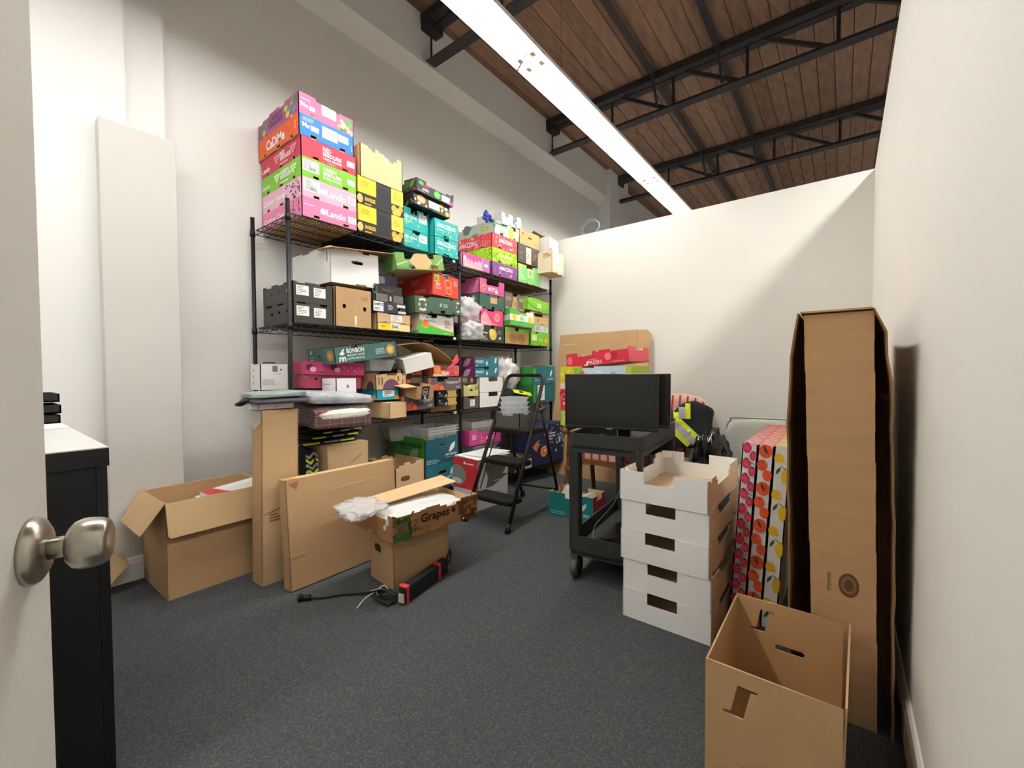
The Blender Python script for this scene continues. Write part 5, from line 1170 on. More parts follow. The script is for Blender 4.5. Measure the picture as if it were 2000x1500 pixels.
# ------------------------------------------------------------------ utility cart with two monitors
CB = mat('2B2D2B', .6, 0, .1, 18, .25, 160)
CY = 6.0
root = thing('utility_cart', 'black two-shelf plastic utility cart carrying the monitors', 'cart', (-1.022, 2.445, 0), (0, 0, R(CY)))
w, d = .40, .86
def cart_tray(z0, z1, zf, name):
    mb = MB()
    mb.rbox((-w / 2, -d / 2, zf - .014), (w / 2, d / 2, zf), .05, CB, seg=5)
    def loop(r, ins):
        out = []
        for cx, cy, a0 in ((w / 2 - .05, d / 2 - .05, 0), (-w / 2 + .05, d / 2 - .05, 90), (-w / 2 + .05, -d / 2 + .05, 180), (w / 2 - .05, -d / 2 + .05, 270)):
            for k in range(6):
                t = R(a0 + 18 * k); out.append((cx + (.05 - ins) * math.cos(t), cy + (.05 - ins) * math.sin(t)))
        return out
    O, I = loop(.05, 0), loop(.05, .012)
    n = len(O)
    vs = [(x, y, z0) for x, y in O] + [(x, y, z1) for x, y in O] + [(x, y, z1) for x, y in I] + [(x, y, z0) for x, y in I]
    fs = []
    for i in range(n):
        j = (i + 1) % n
        fs += [(i, j, j + n, i + n), (i + n, j + n, j + 2 * n, i + 2 * n), (i + 2 * n, j + 2 * n, j + 3 * n, i + 3 * n), (i + 3 * n, j + 3 * n, j, i)]
    mb.add(vs, fs, CB)
    return mb.build(name, root)
cart_tray(.70, .80, .735, 'top_shelf'); cart_tray(.14, .245, .165, 'bottom_shelf')
for sx in (-1, 1):
    for sy in (-1, 1):
        mb = MB(); cx, cy = sx * (w / 2 - .034), sy * (d / 2 - .034)
        mb.rbox((cx - .03, cy - .03, .165), (cx + .03, cy + .03, .735), .014, CB); mb.build('leg', root)
        mb = MB(); mb.box((cx - .02, cy - .03, .115), (cx + .02, cy + .03, .141), DGR); mb.box((cx - .02, cy - .006, .055), (cx - .016, cy + .02, .12), DGR); mb.box((cx + .016, cy - .006, .055), (cx + .02, cy + .02, .12), DGR)
        k = mb.build('caster', root)
        mb = MB(); mb.bar((cx - .014, cy + .01, .06), (cx + .014, cy + .01, .06), .06, mat('5A5850', .6), 20); mb.bar((cx - .0155, cy + .01, .06), (cx + .0155, cy + .01, .06), .03, BLK, 14); mb.build('wheel', k)
mb = MB(); mb.tube([(-.17, .40, .78), (-.16, .48, .86), (.16, .48, .86), (.17, .40, .78)], .016, CB, 8); mb.build('push_handle', root)
mb = MB()
for k in range(5):
    mb.tube(path([(-.1 + .03 * k, -.2, .172), (.05, -.12 + .05 * k, .18), (-.08, .02, .176 + .004 * k), (.08, -.05 * k, .172), (-.02, -.28 + .04 * k, .174)]), .004, BLK, 5)
mb.tube(path([(-.1, -.3, .172), (-.13, -.2, .24), (-.05, -.1, .36), (-.02, 0, .5)]), .0025, mat('9A9A98', .5), 5)
o = mb.build('cable_tangle'); o.location = (-1.01, 2.42, 0); o.rotation_euler = (0, 0, R(CY)); tag(o, 'tangle of black cables on the lower shelf of the utility cart', 'cable')
def monitor(label, loc, rz, W=.535, H=.305):
    r_ = thing('monitor', label, 'monitor', loc, (0, 0, R(rz)), 'black monitors on the cart')
    mb = MB(); mb.box((-W / 2, -.012, .078), (W / 2, .012, .078 + H), BLKG); mb.box((-W * .36, .012, .12), (W * .36, .034, .3), BLKG); bevel(mb.build('housing', r_), .003)
    mb = MB(); mb.box((-W / 2 + .008, -.0135, .098), (W / 2 - .008, -.0121, .074 + H), mat('1E1D1B', .22, 0, .05, 3, 0, 1, .5)); mb.build('screen', r_)
    mb = MB(); mb.box((-W / 2 + .002, -.0145, .088), (W / 2 - .002, -.0122, .0935), mat('4A4A4C', .35, .4)); mb.build('chin_trim', r_)
    mb = MB(); mb.box((-.016, -.0143, .0805), (.016, -.0122, .0855), mat('B9B9B9', .4)); mb.build('badge', r_)
    mb = MB(); mb.box((-.035, -.005, .012), (.035, .03, .12), BLKG); mb.build('stand_neck', r_)
    mb = MB(); mb.rbox((-.12, -.085, .0075), (.12, .085, .018), .05, BLKG); mb.build('stand_base', r_)
    return r_
monitor('front black monitor on the utility cart, screen facing the room', (-1.03, 2.215, .728), 12, .52, .312)
monitor('second black monitor directly behind the front one on the cart', (-1.022, 2.395, .728), 11, .52, .312)
mb = MB(); mb.box((-.045, -.03, 0), (.045, .03, .004), WHG); mb.box((-.03, -.02, .004), (.03, .025, .022), mat('8A847E', .5)); o = mb.build('power_adapter'); o.location = (-.93, 2.07, .736); o.rotation_euler = (0, 0, R(20)); tag(o, 'small grey adapter lying in the cart tray under the front monitor', 'adapter')
# teal carton of papers on the floor
TT = (.38, .24, .185)
o = carton('fresh_carton', 'teal carton full of white papers on the floor by the cart', 'box', TT, (-1.655, 2.955, 0), (0, 0, R(4)), card('1C7A78'), side=card('B83A4A'), inn=KR, cf_=[(.38, .62, .8, 1)], cs=[(.3, .7, .8, 1)])
deco(o, 'F', TT, [('l', .06, .1, .34, .16, '7FB9B8', 2), ('leaf', .74, .36, .86, .74, .014, 'E4ECEA'), ('t', 'AM FRESH', .66, .16, .3, .12, 'D8E6E6'), ('r', .52, .02, .05, .12, 'DCE4E4')])
for k, (xx, yy, zz, a, b_, sz) in enumerate(((.02, 0, .055, 0, -24, (.27, .15, .05)), (-.12, .01, .06, 18, 30, (.1, .14, .11)))):
    q = carton('white_box', ('long white carton with a navy strip tilted in the teal carton on the floor', 'small white paper carton at the left of the teal carton on the floor')[k], 'box', sz, (-1.655 + xx, 2.955 + yy, zz + .03), (0, R(b_), R(4 + a)), WHT, top=WHT)
    if k == 0: deco(q, 'F', sz, [('r', .0, .1, .8, .34, '2A3A6A'), ('l', .1, .16, .6, .2, 'C8D0E0', 1)])

# ------------------------------------------------------------------ white tray stack and right foreground
KRP = mat('E8CAA6', .7, 0, .05, 6, .08, 50)
SZ = (.382, .60, .1355)
TRN = ['lowest', 'second from bottom', 'middle', 'second from top', 'topmost, open']
for i in range(5):
    dx_ = (.006, .008, -.003, -.002, -.006)[i]
    o = carton('white_tray', TRN[i] + ' white cardboard tray in the stack of five before the fruit-print boxes', 'box', SZ, (-.610 + dx_, 2.15 + (.0, .003, -.003, .002, -.004)[i], .0 + .136 * i), (0, 0, R((.3, -.2, .2, .1, -.3)[i])), WHT, side=KRP, inn=WHT, edge=WHG,
               cf_=[(.30, .64, .62, 1)], cb=[(.36, .70, .62, 1)], cs=[(.28, .66, .66, 1), (.24, .7, .84, 1), (.06, .1, .9, 1), (.9, .94, .9, 1), (.1, .16, 0, .1), (.8, .86, 0, .1)], group='white trays in the tall stack')
    mb = MB(); mb.box((-.186, -.295, .0062), (.186, .295, .008), KRP); mb.build('tray_floor', o)
    for sx in (-1, 1):
        for sy in (-1, 1):
            mb = MB(); mb.add([(sx * .186, sy * .25, .1), (sx * .186, sy * .25, .137), (sx * .14, sy * .294, .137), (sx * .14, sy * .294, .1)], [(0, 1, 2, 3)], WHT)
            f_ = mb.build('corner_web', o); f_.modifiers.new('s', 'SOLIDIFY').thickness = .003

# fruit-print boxes
def fruit_box(label, x, kind):
    sz = (.0605, .85, .805)
    o = carton('fruit_print_box', label, 'box', sz, (x, 2.56, .001), (0, R(3.4), R(0)), card('E9E6E0', .02), top=card('E9E6E0', .02), group='slim fruit-print boxes')
    it = []; tp = []
    sv = lambda z: z / .805
    su = lambda x_: x_ / .0605
    if kind == 0:
        for k in range(12):
            z = .79 - k * .0685
            a = k % 2
            for (u, zz, r) in ((.0195, z, .0172), (.0445, z - .034, .0145)):
                tip = (u - .004, zz - .024)
                it.append(('p', [(su(u + r * math.cos(t) * 1.0), sv(zz + r * (1.1 if math.sin(t) > 0 else 1.55) * math.sin(t))) for t in [j * PI / 8 for j in range(16)]], 'D8305E'))
                for j in range(7):
                    it.append(('e', su(u + .0085 * math.cos(j * 2.4) * (j / 7 + .2)), sv(zz - .003 + .012 * math.sin(j * 2.4) * (j / 7 + .2)), .022, .0016, 'F4C8D2'))
                for q in (-.9, 0, .9):
                    it.append(('leaf', su(u), sv(zz + r * .8), su(u + .012 * math.sin(q)), sv(zz + r * .8 + .012 * math.cos(q)), .0028, '4E5A42'))
            if a: it.append(('leaf', su(.03), sv(z + .012), su(.058), sv(z - .008), .0016, '4E4A42'))
        c1 = 'E84A5A'
    elif kind == 1:
        for k in range(5):
            z = .78 - k * .165
            for (u, zz, rx_, rz_) in ((.030, z, .026, .030), (.020, z - .062, .020, .025), (.044, z - .105, .018, .024)):
                it.append(('e', su(max(rx_, min(.0605 - rx_, u))), sv(zz), su(rx_), sv(rz_), 'E8552E'))
                for j in range(6): it.append(('e', su(max(rx_, u) - .012 + .004 * j % .012), sv(zz - .012 + .004 * (j % 3)), .02, .0018, 'F4A884'))
            it.append(('leaf', su(.022), sv(z + .026), su(.036), sv(z - .012), .005, '3E4E30'))
            it.append(('leaf', su(.018), sv(z - .045), su(.026), sv(z - .052), .003, '4E4030'))
        c1 = 'EE5F4A'
    else:
        for k in range(5):
            z = .755 - k * .16
            it.append(('p', [(su(.019 + .018 * math.cos(t) + (.006 if abs(t - 5.6) < .4 else 0)), sv(z + .021 * math.sin(t) - (.004 if abs(t - 5.6) < .4 else 0))) for t in [j * PI / 8 for j in range(16)]], 'E3B92C'))
            it.append(('p', [(su(min(.0605, .048 + .016 * math.cos(t))), sv(z - .075 + .034 * math.sin(t))) for t in [j * PI / 8 for j in range(16)]], 'E6C02E'))
            it.append(('leaf', su(.012), sv(z - .072), su(.028), sv(z - .036), .006, '3F6A3E'))
            it.append(('leaf', su(.024), sv(z - .03), su(.058), sv(z - .05), .0018, '4A5A44'))
        c1 = 'F0C23A'
    deco(o, 'F', sz, it, .0006)
    for k in range(17):
        y = k / 17
        tp.append(('p', [(0, y), (.35, y + .012), (.7, y - .006), (1, y + .006), (1, y + .036), (.7, y + .022), (.35, y + .04), (0, y + .028)], c1))
    deco(o, 'T', sz, tp, .0006)
    deco(o, 'L', sz, [('s', .02, .02, .98, .98, 60, ('D8305E', 'E8552E', 'E3B92C')[kind], .018, .012)])
fruit_box('slim strawberry-print box, leftmost of three fruit-print boxes standing on end', -.368, 0)
fruit_box('slim orange-print box, middle of three fruit-print boxes standing on end', -.3065, 1)
fruit_box('slim lemon-print box, rightmost of three fruit-print boxes, next to the tall carton', -.245, 2)

# tall furniture carton by the right wall: bowed side sheets around a flat front panel
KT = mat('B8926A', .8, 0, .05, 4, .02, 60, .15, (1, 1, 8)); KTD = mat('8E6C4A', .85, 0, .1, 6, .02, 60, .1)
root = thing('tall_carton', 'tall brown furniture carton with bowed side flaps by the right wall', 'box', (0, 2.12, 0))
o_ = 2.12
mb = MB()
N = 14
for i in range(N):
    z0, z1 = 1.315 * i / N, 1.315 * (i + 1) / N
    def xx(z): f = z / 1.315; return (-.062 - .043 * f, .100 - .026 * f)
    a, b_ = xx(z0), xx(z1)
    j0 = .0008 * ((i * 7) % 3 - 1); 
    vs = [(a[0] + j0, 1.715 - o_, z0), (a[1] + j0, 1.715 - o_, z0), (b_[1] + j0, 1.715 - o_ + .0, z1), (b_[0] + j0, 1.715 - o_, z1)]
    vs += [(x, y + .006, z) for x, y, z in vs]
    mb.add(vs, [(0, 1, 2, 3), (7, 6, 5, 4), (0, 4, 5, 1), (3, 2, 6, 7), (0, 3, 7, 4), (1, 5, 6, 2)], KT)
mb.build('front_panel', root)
deco(root, 'F', (.2, .81, 1.325), [('e', .62, .335, .13, .029, '6E4E30'), ('ring', .62, .335, .13, .029, .86, '5A3E26'), ('ring', .62, .335, .09, .02, .8, '8E6A44'), ('e', .62, .335, .05, .012, '5A3E26'), ('l', .37, .315, .035, .045, '7A5836', 8), ('r', .35, .31, .012, .05, '6E4E30')])
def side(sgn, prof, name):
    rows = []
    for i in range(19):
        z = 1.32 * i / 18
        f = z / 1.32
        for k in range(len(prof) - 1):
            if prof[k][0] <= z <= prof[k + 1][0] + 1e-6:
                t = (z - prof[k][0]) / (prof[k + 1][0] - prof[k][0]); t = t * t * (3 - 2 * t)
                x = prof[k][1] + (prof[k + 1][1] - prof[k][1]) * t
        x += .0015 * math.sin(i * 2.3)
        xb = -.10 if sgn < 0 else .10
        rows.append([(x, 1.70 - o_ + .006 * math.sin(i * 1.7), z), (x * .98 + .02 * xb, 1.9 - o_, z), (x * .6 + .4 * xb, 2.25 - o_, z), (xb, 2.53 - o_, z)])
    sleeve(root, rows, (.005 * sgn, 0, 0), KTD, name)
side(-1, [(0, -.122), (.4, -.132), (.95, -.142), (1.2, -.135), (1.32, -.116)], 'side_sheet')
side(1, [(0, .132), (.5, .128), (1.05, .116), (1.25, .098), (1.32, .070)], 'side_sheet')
mb = MB(); mb.box((-.114, 1.70 - o_, 1.3195), (.07, 2.53 - o_, 1.325), KT); mb.build('top_panel', root)
mb = MB(); mb.box((-.1, 2.525 - o_, 0), (.1, 2.531 - o_, 1.318), KTD); mb.build('back_panel', root)

# kraft box with I-shaped hand holes, nearest the camera
def cut_panel(W, H, holes, t, m, name, parent, mx):
    cu_ = bpy.data.curves.new('p', 'CURVE'); cu_.dimensions = '2D'; cu_.fill_mode = 'BOTH'; cu_.extrude = t / 2
    for pts in [[(0, 0), (W, 0), (W, H), (0, H)]] + holes:
        sp = cu_.splines.new('POLY'); sp.points.add(len(pts) - 1); sp.use_cyclic_u = True
        for p_, q in zip(sp.points, pts): p_.co = (q[0], q[1], 0, 1)
    ob = bpy.data.objects.new('p', cu_); C.objects.link(ob)
    me = bpy.data.meshes.new_from_object(ob.evaluated_get(bpy.context.evaluated_depsgraph_get()))
    bpy.data.objects.remove(ob); bpy.data.curves.remove(cu_)
    me.materials.clear(); me.materials.append(m)
    o = bpy.data.objects.new(name, me); C.objects.link(o); o.parent = parent; o.matrix_local = mx
    return o
KI = mat('BC9A70', .8, 0, .05, 5, .02, 60, .15, (1, 1, 6)); KII = mat('B8946A', .8, 0, .06, 5, .02, 60, .15)
root = thing('hand_hole_carton', 'open kraft carton with I-shaped hand holes in the right foreground', 'box', (-.138, 1.448, 0))
w, d, h = .30, .425, .34
def eye(x0, y0, s=1):
    P = [(-.022, -.03), (.012, -.03), (.012, -.024), (.004, -.022), (.018, .022), (.028, .024), (.028, .03), (-.004, .03), (-.004, .024), (-.012, -.022), (-.022, -.024)]
    P = [(-.028, -.032), (.008, -.032), (.020, .024), (.032, .026), (.032, .032), (-.002, .032), (-.014, -.024), (-.028, -.026)]
    return [(x0 + s * a, y0 + s * b_) for a, b_ in P]
def slot(x0, y0, L_, r_):
    return [(x0 + L_ + r_ * math.cos(t), y0 + r_ * math.sin(t)) for t in [(-90 + 22.5 * k) * PI / 180 for k in range(9)]] + [(x0 - L_ + r_ * math.cos(t), y0 + r_ * math.sin(t)) for t in [(90 + 22.5 * k) * PI / 180 for k in range(9)]]
RX = Matrix.Rotation(PI / 2, 4, 'X')
cut_panel(w, h, [eye(.082, h - .085, 1.35)], .005, KI, 'front_panel', root, Matrix.Translation((-w / 2, -d / 2, 0)) @ RX)
cut_panel(w, h, [eye(.078, h - .07, 1.2), slot(.16, h - .145, .032, .0095)], .005, KII, 'back_panel', root, Matrix.Translation((-w / 2, d / 2 + .006, 0)) @ RX)
mb = MB(); mb.box((-w / 2 - .001, -d / 2, 0), (-w / 2 + .004, d / 2, h - .004), KII); mb.build('side_panel', root)
mb = MB(); mb.box((-.003, -d / 2, 0), (.002, d / 2, h + .004), KI); mb.build('side_panel', root, Matrix.Translation((w / 2 + .004, .004, 0)) @ Matrix.Rotation(R(1.2), 4, 'Y') @ Matrix.Rotation(R(-1.5), 4, 'Z'))
mb = MB(); mb.box((-w / 2 + .004, -d / 2, 0), (w / 2, d / 2, .005), KII); mb.build('bottom_panel', root)
deco(root, 'F', (w, d + .006, h), [('leaf', .30, .215, .36, .26, .008, '5E7A3A'), ('leaf', .34, .22, .41, .20, .006, '6E8A44'), ('s', .30, .10, .50, .2, 22, '9A9A5A', .007, .004), ('leaf', .40, .12, .5, .17, .008, '7E7A4A')])

# ------------------------------------------------------------------ along the back wall
root = thing('cardboard_sheet', 'large flattened cardboard carton leaning against the back wall', 'cardboard', (-2.08, 4.0, 0), (R(-10.3), 0, 0))
mb = MB(); P = [(-.535, 0), (.40, 0), (.40, 1.592), (-.535, 1.585)]
mb.add([(x, 0, z) for x, z in P] + [(x, .014, z) for x, z in P], [(0, 1, 2, 3), (7, 6, 5, 4), (0, 4, 5, 1), (1, 5, 6, 2), (2, 6, 7, 3), (3, 7, 4, 0)], KRD); mb.build('main_panel', root)
mb = MB(); P = [(.402, 0), (.53, .02), (.54, 1.545), (.50, 1.585), (.402, 1.592)]
mb.add([(x, .002, z) for x, z in P] + [(x, .014, z) for x, z in P], [(0, 1, 2, 3, 4), (9, 8, 7, 6, 5)] + [(i, i + 5, (i + 1) % 5 + 5, (i + 1) % 5) for i in range(5)], KRD); mb.build('side_flap', root)
mb = MB(); mb.box((-.47, -.0015, .22), (-.445, -.0002, .245), mat('5A3A20', .8)); mb.box((-.5, -.0012, 1.46), (-.3, -.0002, 1.475), KR); mb.build('printed_graphics', root)

STP = stripes('C9B79E', [(.1, .2, 'DDA297'), (.2, .46, 'B4202C'), (.46, .56, 'DDA297')], .07)
CHW = mat('7A4A26', .45, 0, .15, 14, 0, 1, .4, (1, 1, 5)); CHWL = mat('D8CDB8', .5, 0, .06)
def armchair(label, loc, rz, W=.58, D=.55, wood=CHW, back_h=.95):
    root = thing('striped_armchair', label, 'armchair', loc, (0, 0, R(rz)))
    legp = [(.024, .34), (.026, .30), (.016, .285), (.024, .26), (.018, .245), (.027, .2), (.022, .12), (.014, .08), (.02, .05), (.012, 0)]
    for sx in (-1, 1):
        mb = MB(); mb.lathe(legp[::-1], wood, 12, Matrix.Translation((sx * (W / 2 - .03), -D / 2 + .03, 0))); mb.build('leg', root)
        mb = MB(); mb.bar((sx * (W / 2 - .05), D / 2 + .03, 0), (sx * (W / 2 - .04), D / 2 - .02, .40), .02, wood, 6); mb.build('leg', root)
        mb = MB(); mb.bar((sx * (W / 2 - .03), -D / 2 + .05, .38), (sx * (W / 2 - .025), -D / 2 + .08, .62), .02, wood, 8); mb.tube(path([(sx * (W / 2 - .025), -D / 2 + .0, .635), (sx * (W / 2 - .02), -D / 2 + .12, .65), (sx * (W / 2 - .02), D / 2 - .1, .66), (sx * (W / 2 - .04), D / 2 - .02, .70)]), .022, wood, 8)
        mb.lathe([(0, -.026), (.024, -.018), (.03, 0), (.024, .018), (0, .026)], wood, 12, Matrix.Translation((sx * (W / 2 - .025), -D / 2 - .01, .632)) @ Matrix.Rotation(PI / 2, 4, 'Y')); mb.build('arm', root)
    mb = MB()
    n = 12
    lo_ = [(-W / 2 + .03 + (W - .06) * i / n, .335 + .04 * math.sin(PI * i / n)) for i in range(n + 1)]
    vs = []
    for y in (-D / 2 + .01, -D / 2 + .035):
        vs += [(x, y, z) for x, z in lo_] + [(x, y, .415) for x, z in lo_]
    k = n + 1; fs = []
    for i in range(n):
        fs += [(i, i + 1, i + 1 + k, i + k), (i + 3 * k, i + 1 + 3 * k, i + 1 + 2 * k, i + 2 * k), (i, i + 2 * k, i + 1 + 2 * k, i + 1), (i + k, i + 1 + k, i + 1 + 3 * k, i + 3 * k)]
    mb.add(vs, fs, wood)
    for sx in (-1, 1): mb.box((sx * (W / 2 - .03) - .012, -D / 2 + .04, .35), (sx * (W / 2 - .03) + .012, D / 2 - .02, .41), wood)
    mb.build('apron', root)
    blob_mesh((W - .08, D - .06, .12), STP, 6, .02, 2, 3).build('seat_cushion', root, Matrix.Translation((0, -.01, .40)))
    # camel back
    mb = MB(); n = 20; w2 = W - .10
    def topz(x): q = abs(x) / (w2 / 2); return back_h - .06 * q ** 2 - (.05 * max(0, (q - .82) / .18) ** 2)
    vs = []
    for y0 in (D / 2 - .06, D / 2 + .0):
        for j in range(9):
            for i in range(n + 1):
                x = -w2 / 2 + w2 * i / n; z = .44 + (topz(x) - .44) * j / 8
                puff = .02 * math.sin(PI * i / n) * math.sin(PI * j / 8)
                vs.append((x, y0 + (z - .44) * .10 + (-puff if y0 < D / 2 - .03 else puff), z))
    k = (n + 1) * 9; fs = []
    for j in range(8):
        for i in range(n):
            a = j * (n + 1) + i; fs += [(a, a + 1, a + n + 2, a + n + 1), (a + k, a + n + 1 + k, a + n + 2 + k, a + 1 + k)]
    for i in range(n):
        a = 8 * (n + 1) + i; fs.append((a, a + 1, a + 1 + k, a + k)); fs.append((i, i + k, i + 1 + k, i + 1))
    for j in range(8):
        a = j * (n + 1); fs.append((a, a + n + 1, a + n + 1 + k, a + k)); a += n; fs.append((a, a + k, a + n + 1 + k, a + n + 1))
    mb.add(vs, fs, STP, True); mb.build('backrest', root)
    mb = MB(); P = []
    for j in range(5): P.append((-w2 / 2, 0, .40 + (topz(w2 / 2) - .40) * j / 4))
    for i in range(1, n): x = -w2 / 2 + w2 * i / n; P.append((x, 0, topz(x)))
    for j in range(4, -1, -1): P.append((w2 / 2, 0, .40 + (topz(w2 / 2) - .40) * j / 4))
    mb.tube([(x, D / 2 - .03 + (z - .44) * .10, z) for x, y, z in P], .013, CHWL, 8); mb.build('piping', root)
    return root
armchair('wooden striped armchair carrying the fruit carton stack behind the cart', (-1.575, 3.35, 0), 3, .60, .50, CHW, .86)
armchair('red and cream striped armchair with the black jacket, by the back wall', (-1.255, 3.92, 0), -4, .62, .52, CHWL, .905)
# stack of cartons across the arms of the left chair
mb = MB()
def chair_box(label, z, h, out, side_, dec, dx=0, rz=2, tilt=0, sz=(.615, .40), **k):
    o = carton('fruit_carton', label, 'box', (sz[0], sz[1], h), (-1.575 + dx, 3.28, z), (0, R(tilt), R(rz)), out, side=side_, **k)
    deco(o, 'F', (sz[0], sz[1], h), dec)
    return o
chair_box('lime carton at the bottom of the stack on the wooden striped chair', .682, .125, card('B8CC4A'), card('B8CC4A'), [('l', .05, .3, .4, .4, 'DCE8A0', 3)])
chair_box('red and white carton in the stack on the wooden striped chair', .810, .228, card('D8323E'), card('D8323E'), [('r', 0, .78, 1, .22, 'EBC8C4'), ('e', .05, .6, .06, .16, 'C02434'), ('ring', .06, .5, .05, .12, .7, 'EE8A8E'), ('r', .05, .2, .02, .1, W_)])
chair_box('grape and mountain print carton under the red tray on the striped chair', 1.04, .135, card('BFD4DE'), card('9FBF3A'), [('r', 0, 0, .3, 1, 'CFC22C')] + cluster(.08, .5, .06, ('D8D02E', 'B9B424', 'E2DC4A'), 3.5, 16) + [('p', [(.2, .9), (.34, 1), (.32, .4), (.24, .2)], '86B43A'), ('e', .33, .45, .04, .3, 'C8643A'), ('p', [(.36, .2), (.44, .6), (.5, .3), (.58, .75), (.66, .35), (.76, .7), (.86, .4), (.94, .6), (.94, 0), (.36, 0)], '8AA0BE'), ('p', [(.4, .45), (.44, .62), (.48, .42)], 'E8F0F4'), ('p', [(.54, .6), (.58, .76), (.62, .56)], 'E8F0F4'), ('r', .93, 0, .07, 1, 'B8C23A'), ('t', 'TAWLA', .3, .04, .16, .26, 'EFE6D8')], cf_=[(.3, .5, .9, 1)])
o = chair_box('red berry carton tilted at the top of the stack on the striped chair', 1.185, .115, card('D22E44'), card('E25A68'), [('t', 'FRESH', .36, .08, .22, .26, 'F4D0D4'), ('l', .38, .4, .18, .08, 'F0A8B0', 1), ('e', .68, .5, .05, .26, 'E87888'), ('e', .78, .55, .05, .26, 'B42438'), ('e', .06, .5, .05, .3, 'E86A78'), ('leaf', .34, .1, .37, .36, .01, W_), ('l', .75, .1, .2, .08, 'F0A8B0', 1)], dx=.03, rz=-3, tilt=-5, sz=(.57, .36), cf_=[(.2, .44, .74, 1), (.72, .98, .86, 1), (.5, .54, .9, 1), (.3, .36, 0, .12)], cs=[(.3, .7, .8, 1)], inn=card('E8C8C4'), edge=card('D8A8A0'))
# jacket on the right chair
def hull(pts, m, sub=2, amp=.012, ns=9, seed=0, loc=(0, 0, 0)):
    bm = bmesh.new()
    for p in pts: bm.verts.new(Vector(p) - Vector(loc))
    bmesh.ops.convex_hull(bm, input=bm.verts)
    bmesh.ops.triangulate(bm, faces=bm.faces)
    bmesh.ops.subdivide_edges(bm, edges=bm.edges, cuts=7, use_grid_fill=True)
    for _ in range(sub): bmesh.ops.smooth_vert(bm, verts=bm.verts, factor=.5, use_axis_x=True, use_axis_y=True, use_axis_z=True)
    bm.normal_update()
    for v in bm.verts:
        q = v.co * ns + Vector((seed, seed, seed))
        v.co += v.normal * (noise.noise(q) * amp + abs(noise.noise(q * 2.1)) * amp * .6)
    bmesh.ops.recalc_face_normals(bm, faces=bm.faces)
    me = bpy.data.meshes.new('h'); bm.to_mesh(me)
    me.materials.append(m)
    for p in me.polygons: p.use_smooth = True
    tree = BVHTree.FromBMesh(bm); bm.free()
    return me, tree
JL = (-1.04, 3.66, .42)
JP = [(-1.36, 3.64, .555), (-1.25, 3.60, .64), (-1.13, 3.60, .77), (-1.05, 3.66, .87), (-.98, 3.74, .89), (-.88, 3.76, .84), (-.84, 3.80, .77), (-.84, 3.70, .62), (-.87, 3.63, .50), (-1.05, 3.56, .51), (-1.26, 3.58, .53), (-1.25, 3.95, .56), (-.9, 3.95, .56), (-.88, 3.94, .8), (-1.05, 3.96, .84), (-1.18, 3.92, .7)]
me, tree = hull(JP, mat('1F2124', .85, 0, .1, 20, .2, 60), 3, .014, 9, 2, JL)
root = thing('work_jacket', 'black work jacket with yellow and silver bands draped over the striped armchair', 'jacket', JL)
o = bpy.data.objects.new('cloth', me); C.objects.link(o); o.parent = root
def band(p, q, wid, mats, view=(-.35, 1.0, 0.0), n=14):
    """strip laid over the cloth from p to q, three colours across"""
    p, q = Vector(p) - Vector(JL), Vector(q) - Vector(JL); v = Vector(view).normalized()
    along = (q - p).normalized(); acr = along.cross(v).normalized()
    edges = (-.5, -.2, .2, .5)
    grid = []
    for i in range(n + 1):
        c_ = p + (q - p) * i / n; row = []
        for e_ in edges:
            s_ = c_ + acr * wid * e_ - v * 1.0
            hit = tree.ray_cast(s_, v)
            row.append((hit[0] - v * .007) if hit[0] else None)
        grid.append(row)
    for k, (m_, nm) in enumerate(mats):
        mb = MB()
        for i in range(n):
            a = [grid[i][k], grid[i][k + 1], grid[i + 1][k + 1], grid[i + 1][k]]
            if all(x is not None for x in a): mb.add(a, [(0, 1, 2, 3)], m_)
        if mb.f:
            b_ = mb.build(nm, root); md = b_.modifiers.new('s', 'SOLIDIFY'); md.thickness = .003; md.offset = 0
HV = mat('D6E22C', .6, 0, .06, 40); SV = mat('A9A6AC', .45, .2, .05, 40)
BM = [(HV, 'yellow_band'), (SV, 'silver_band'), (HV, 'yellow_band')]
band((-1.0, 3.5, .885), (-1.0, 3.5, .74), .13, BM)
band((-1.06, 3.45, .71), (-.90, 3.5, .55), .13, BM)
band((-1.19, 3.42, .60), (-1.06, 3.45, .69), .07, BM)
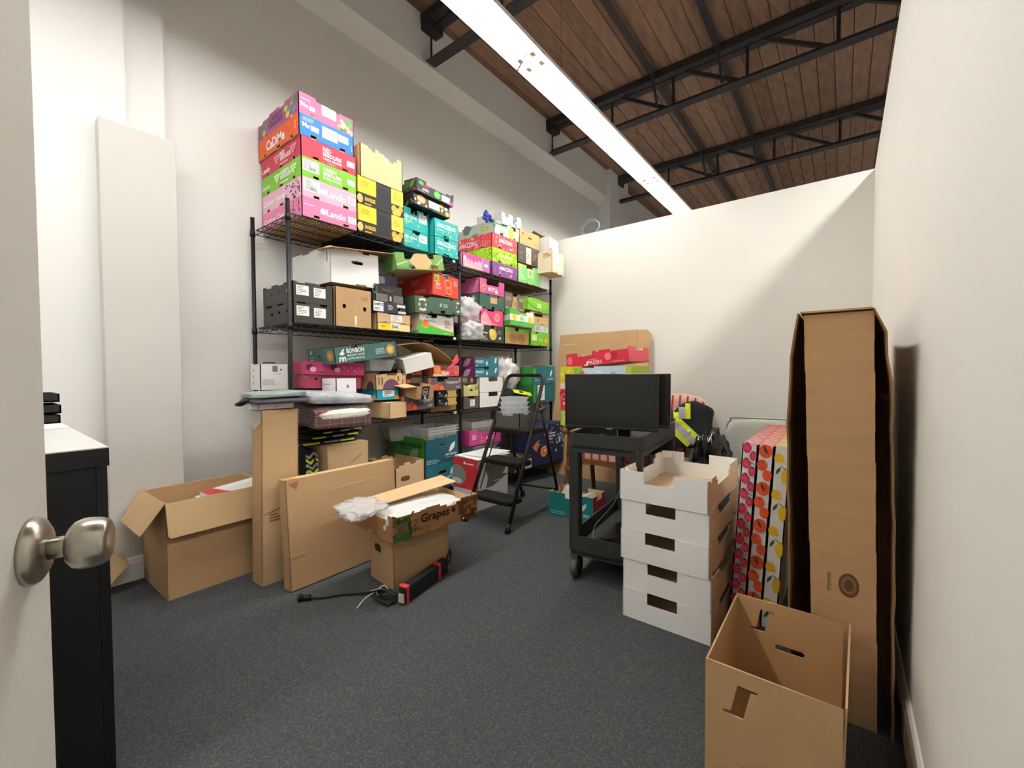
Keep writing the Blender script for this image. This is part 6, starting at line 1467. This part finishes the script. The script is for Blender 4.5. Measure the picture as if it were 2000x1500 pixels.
mb = blob_mesh((.24, .14, .2), mat('0E0E10', .8, 0, .1, 20, .2, 30), 3, .15, 2.4, 61); o = mb.build('dark_clothing'); o.location = (-1.25, 3.53, .44); tag(o, 'dark clothing bundled on the seat of the right striped armchair', 'clothing')
mb = blob_mesh((.26, .30, .68), mat('0B0B0C', .18, 0, 0, 9, .5, 10, .6), 2.6, .25, 2.4, 63, crumple=.22); o = mb.build('garbage_bag'); o.location = (-.77, 3.43, .0); tag(o, 'shiny black garbage bag between the striped armchair and the grey sofa', 'garbage bag')
# grey upholstered chair
GRY = mat('B2B3AA', .9, 0, .05, 6, .3, 120, .15)
root = thing('grey_sofa_chair', 'pale grey upholstered chair behind the fruit-print boxes', 'sofa', (-.28, 3.93, 0))
def pillow(size, mx, name, seed): blob_mesh(size, GRY, 7, .03, 1.5, seed).build(name, root, mx)
pillow((.94, .26, .645), Matrix.Translation((0, -.03, .11)), 'back_cushion', 71)
pillow((.74, .52, .2), Matrix.Translation((0, -.4, .22)), 'seat_cushion', 72)
mb = MB(); mb.rbox((-.40, -.64, .06), (.40, .08, .24), .04, GRY); mb.build('base_frame', root)
mb = MB(); mb.tube(path([(-.465, -.10, .35), (-.468, -.10, .645), (-.44, -.10, .727), (-.36, -.10, .752), (.36, -.10, .752), (.44, -.10, .727)]), .005, mat('6A6A62', .9), 6); mb.build('piping', root)
for sx in (-1, 1):
    for y in (-.58, .04):
        mb = MB(); mb.bar((sx * .35, y, 0), (sx * .35, y, .07), .018, CHW, 8); mb.build('leg', root)
# loop of thin blue cable on the partition top
mb = MB(); mb.tube([(.115 * math.cos(t), .01 * math.sin(3 * t), .088 + .088 * math.sin(t)) for t in [k * 2 * PI / 36 for k in range(36)]], .003, mat('7E98B4', .5), 6, closed=True)
mb.tube([(.105 * math.cos(t) + .01, .02 + .01 * math.sin(2 * t), .08 + .08 * math.sin(t)) for t in [k * 2 * PI / 36 for k in range(36)]], .003, mat('7E98B4', .5), 6, closed=True)
o = mb.build('cable_loop'); o.location = (-2.30, 4.41, 2.693); tag(o, 'thin pale blue cable coiled on top of the back partition', 'cable')
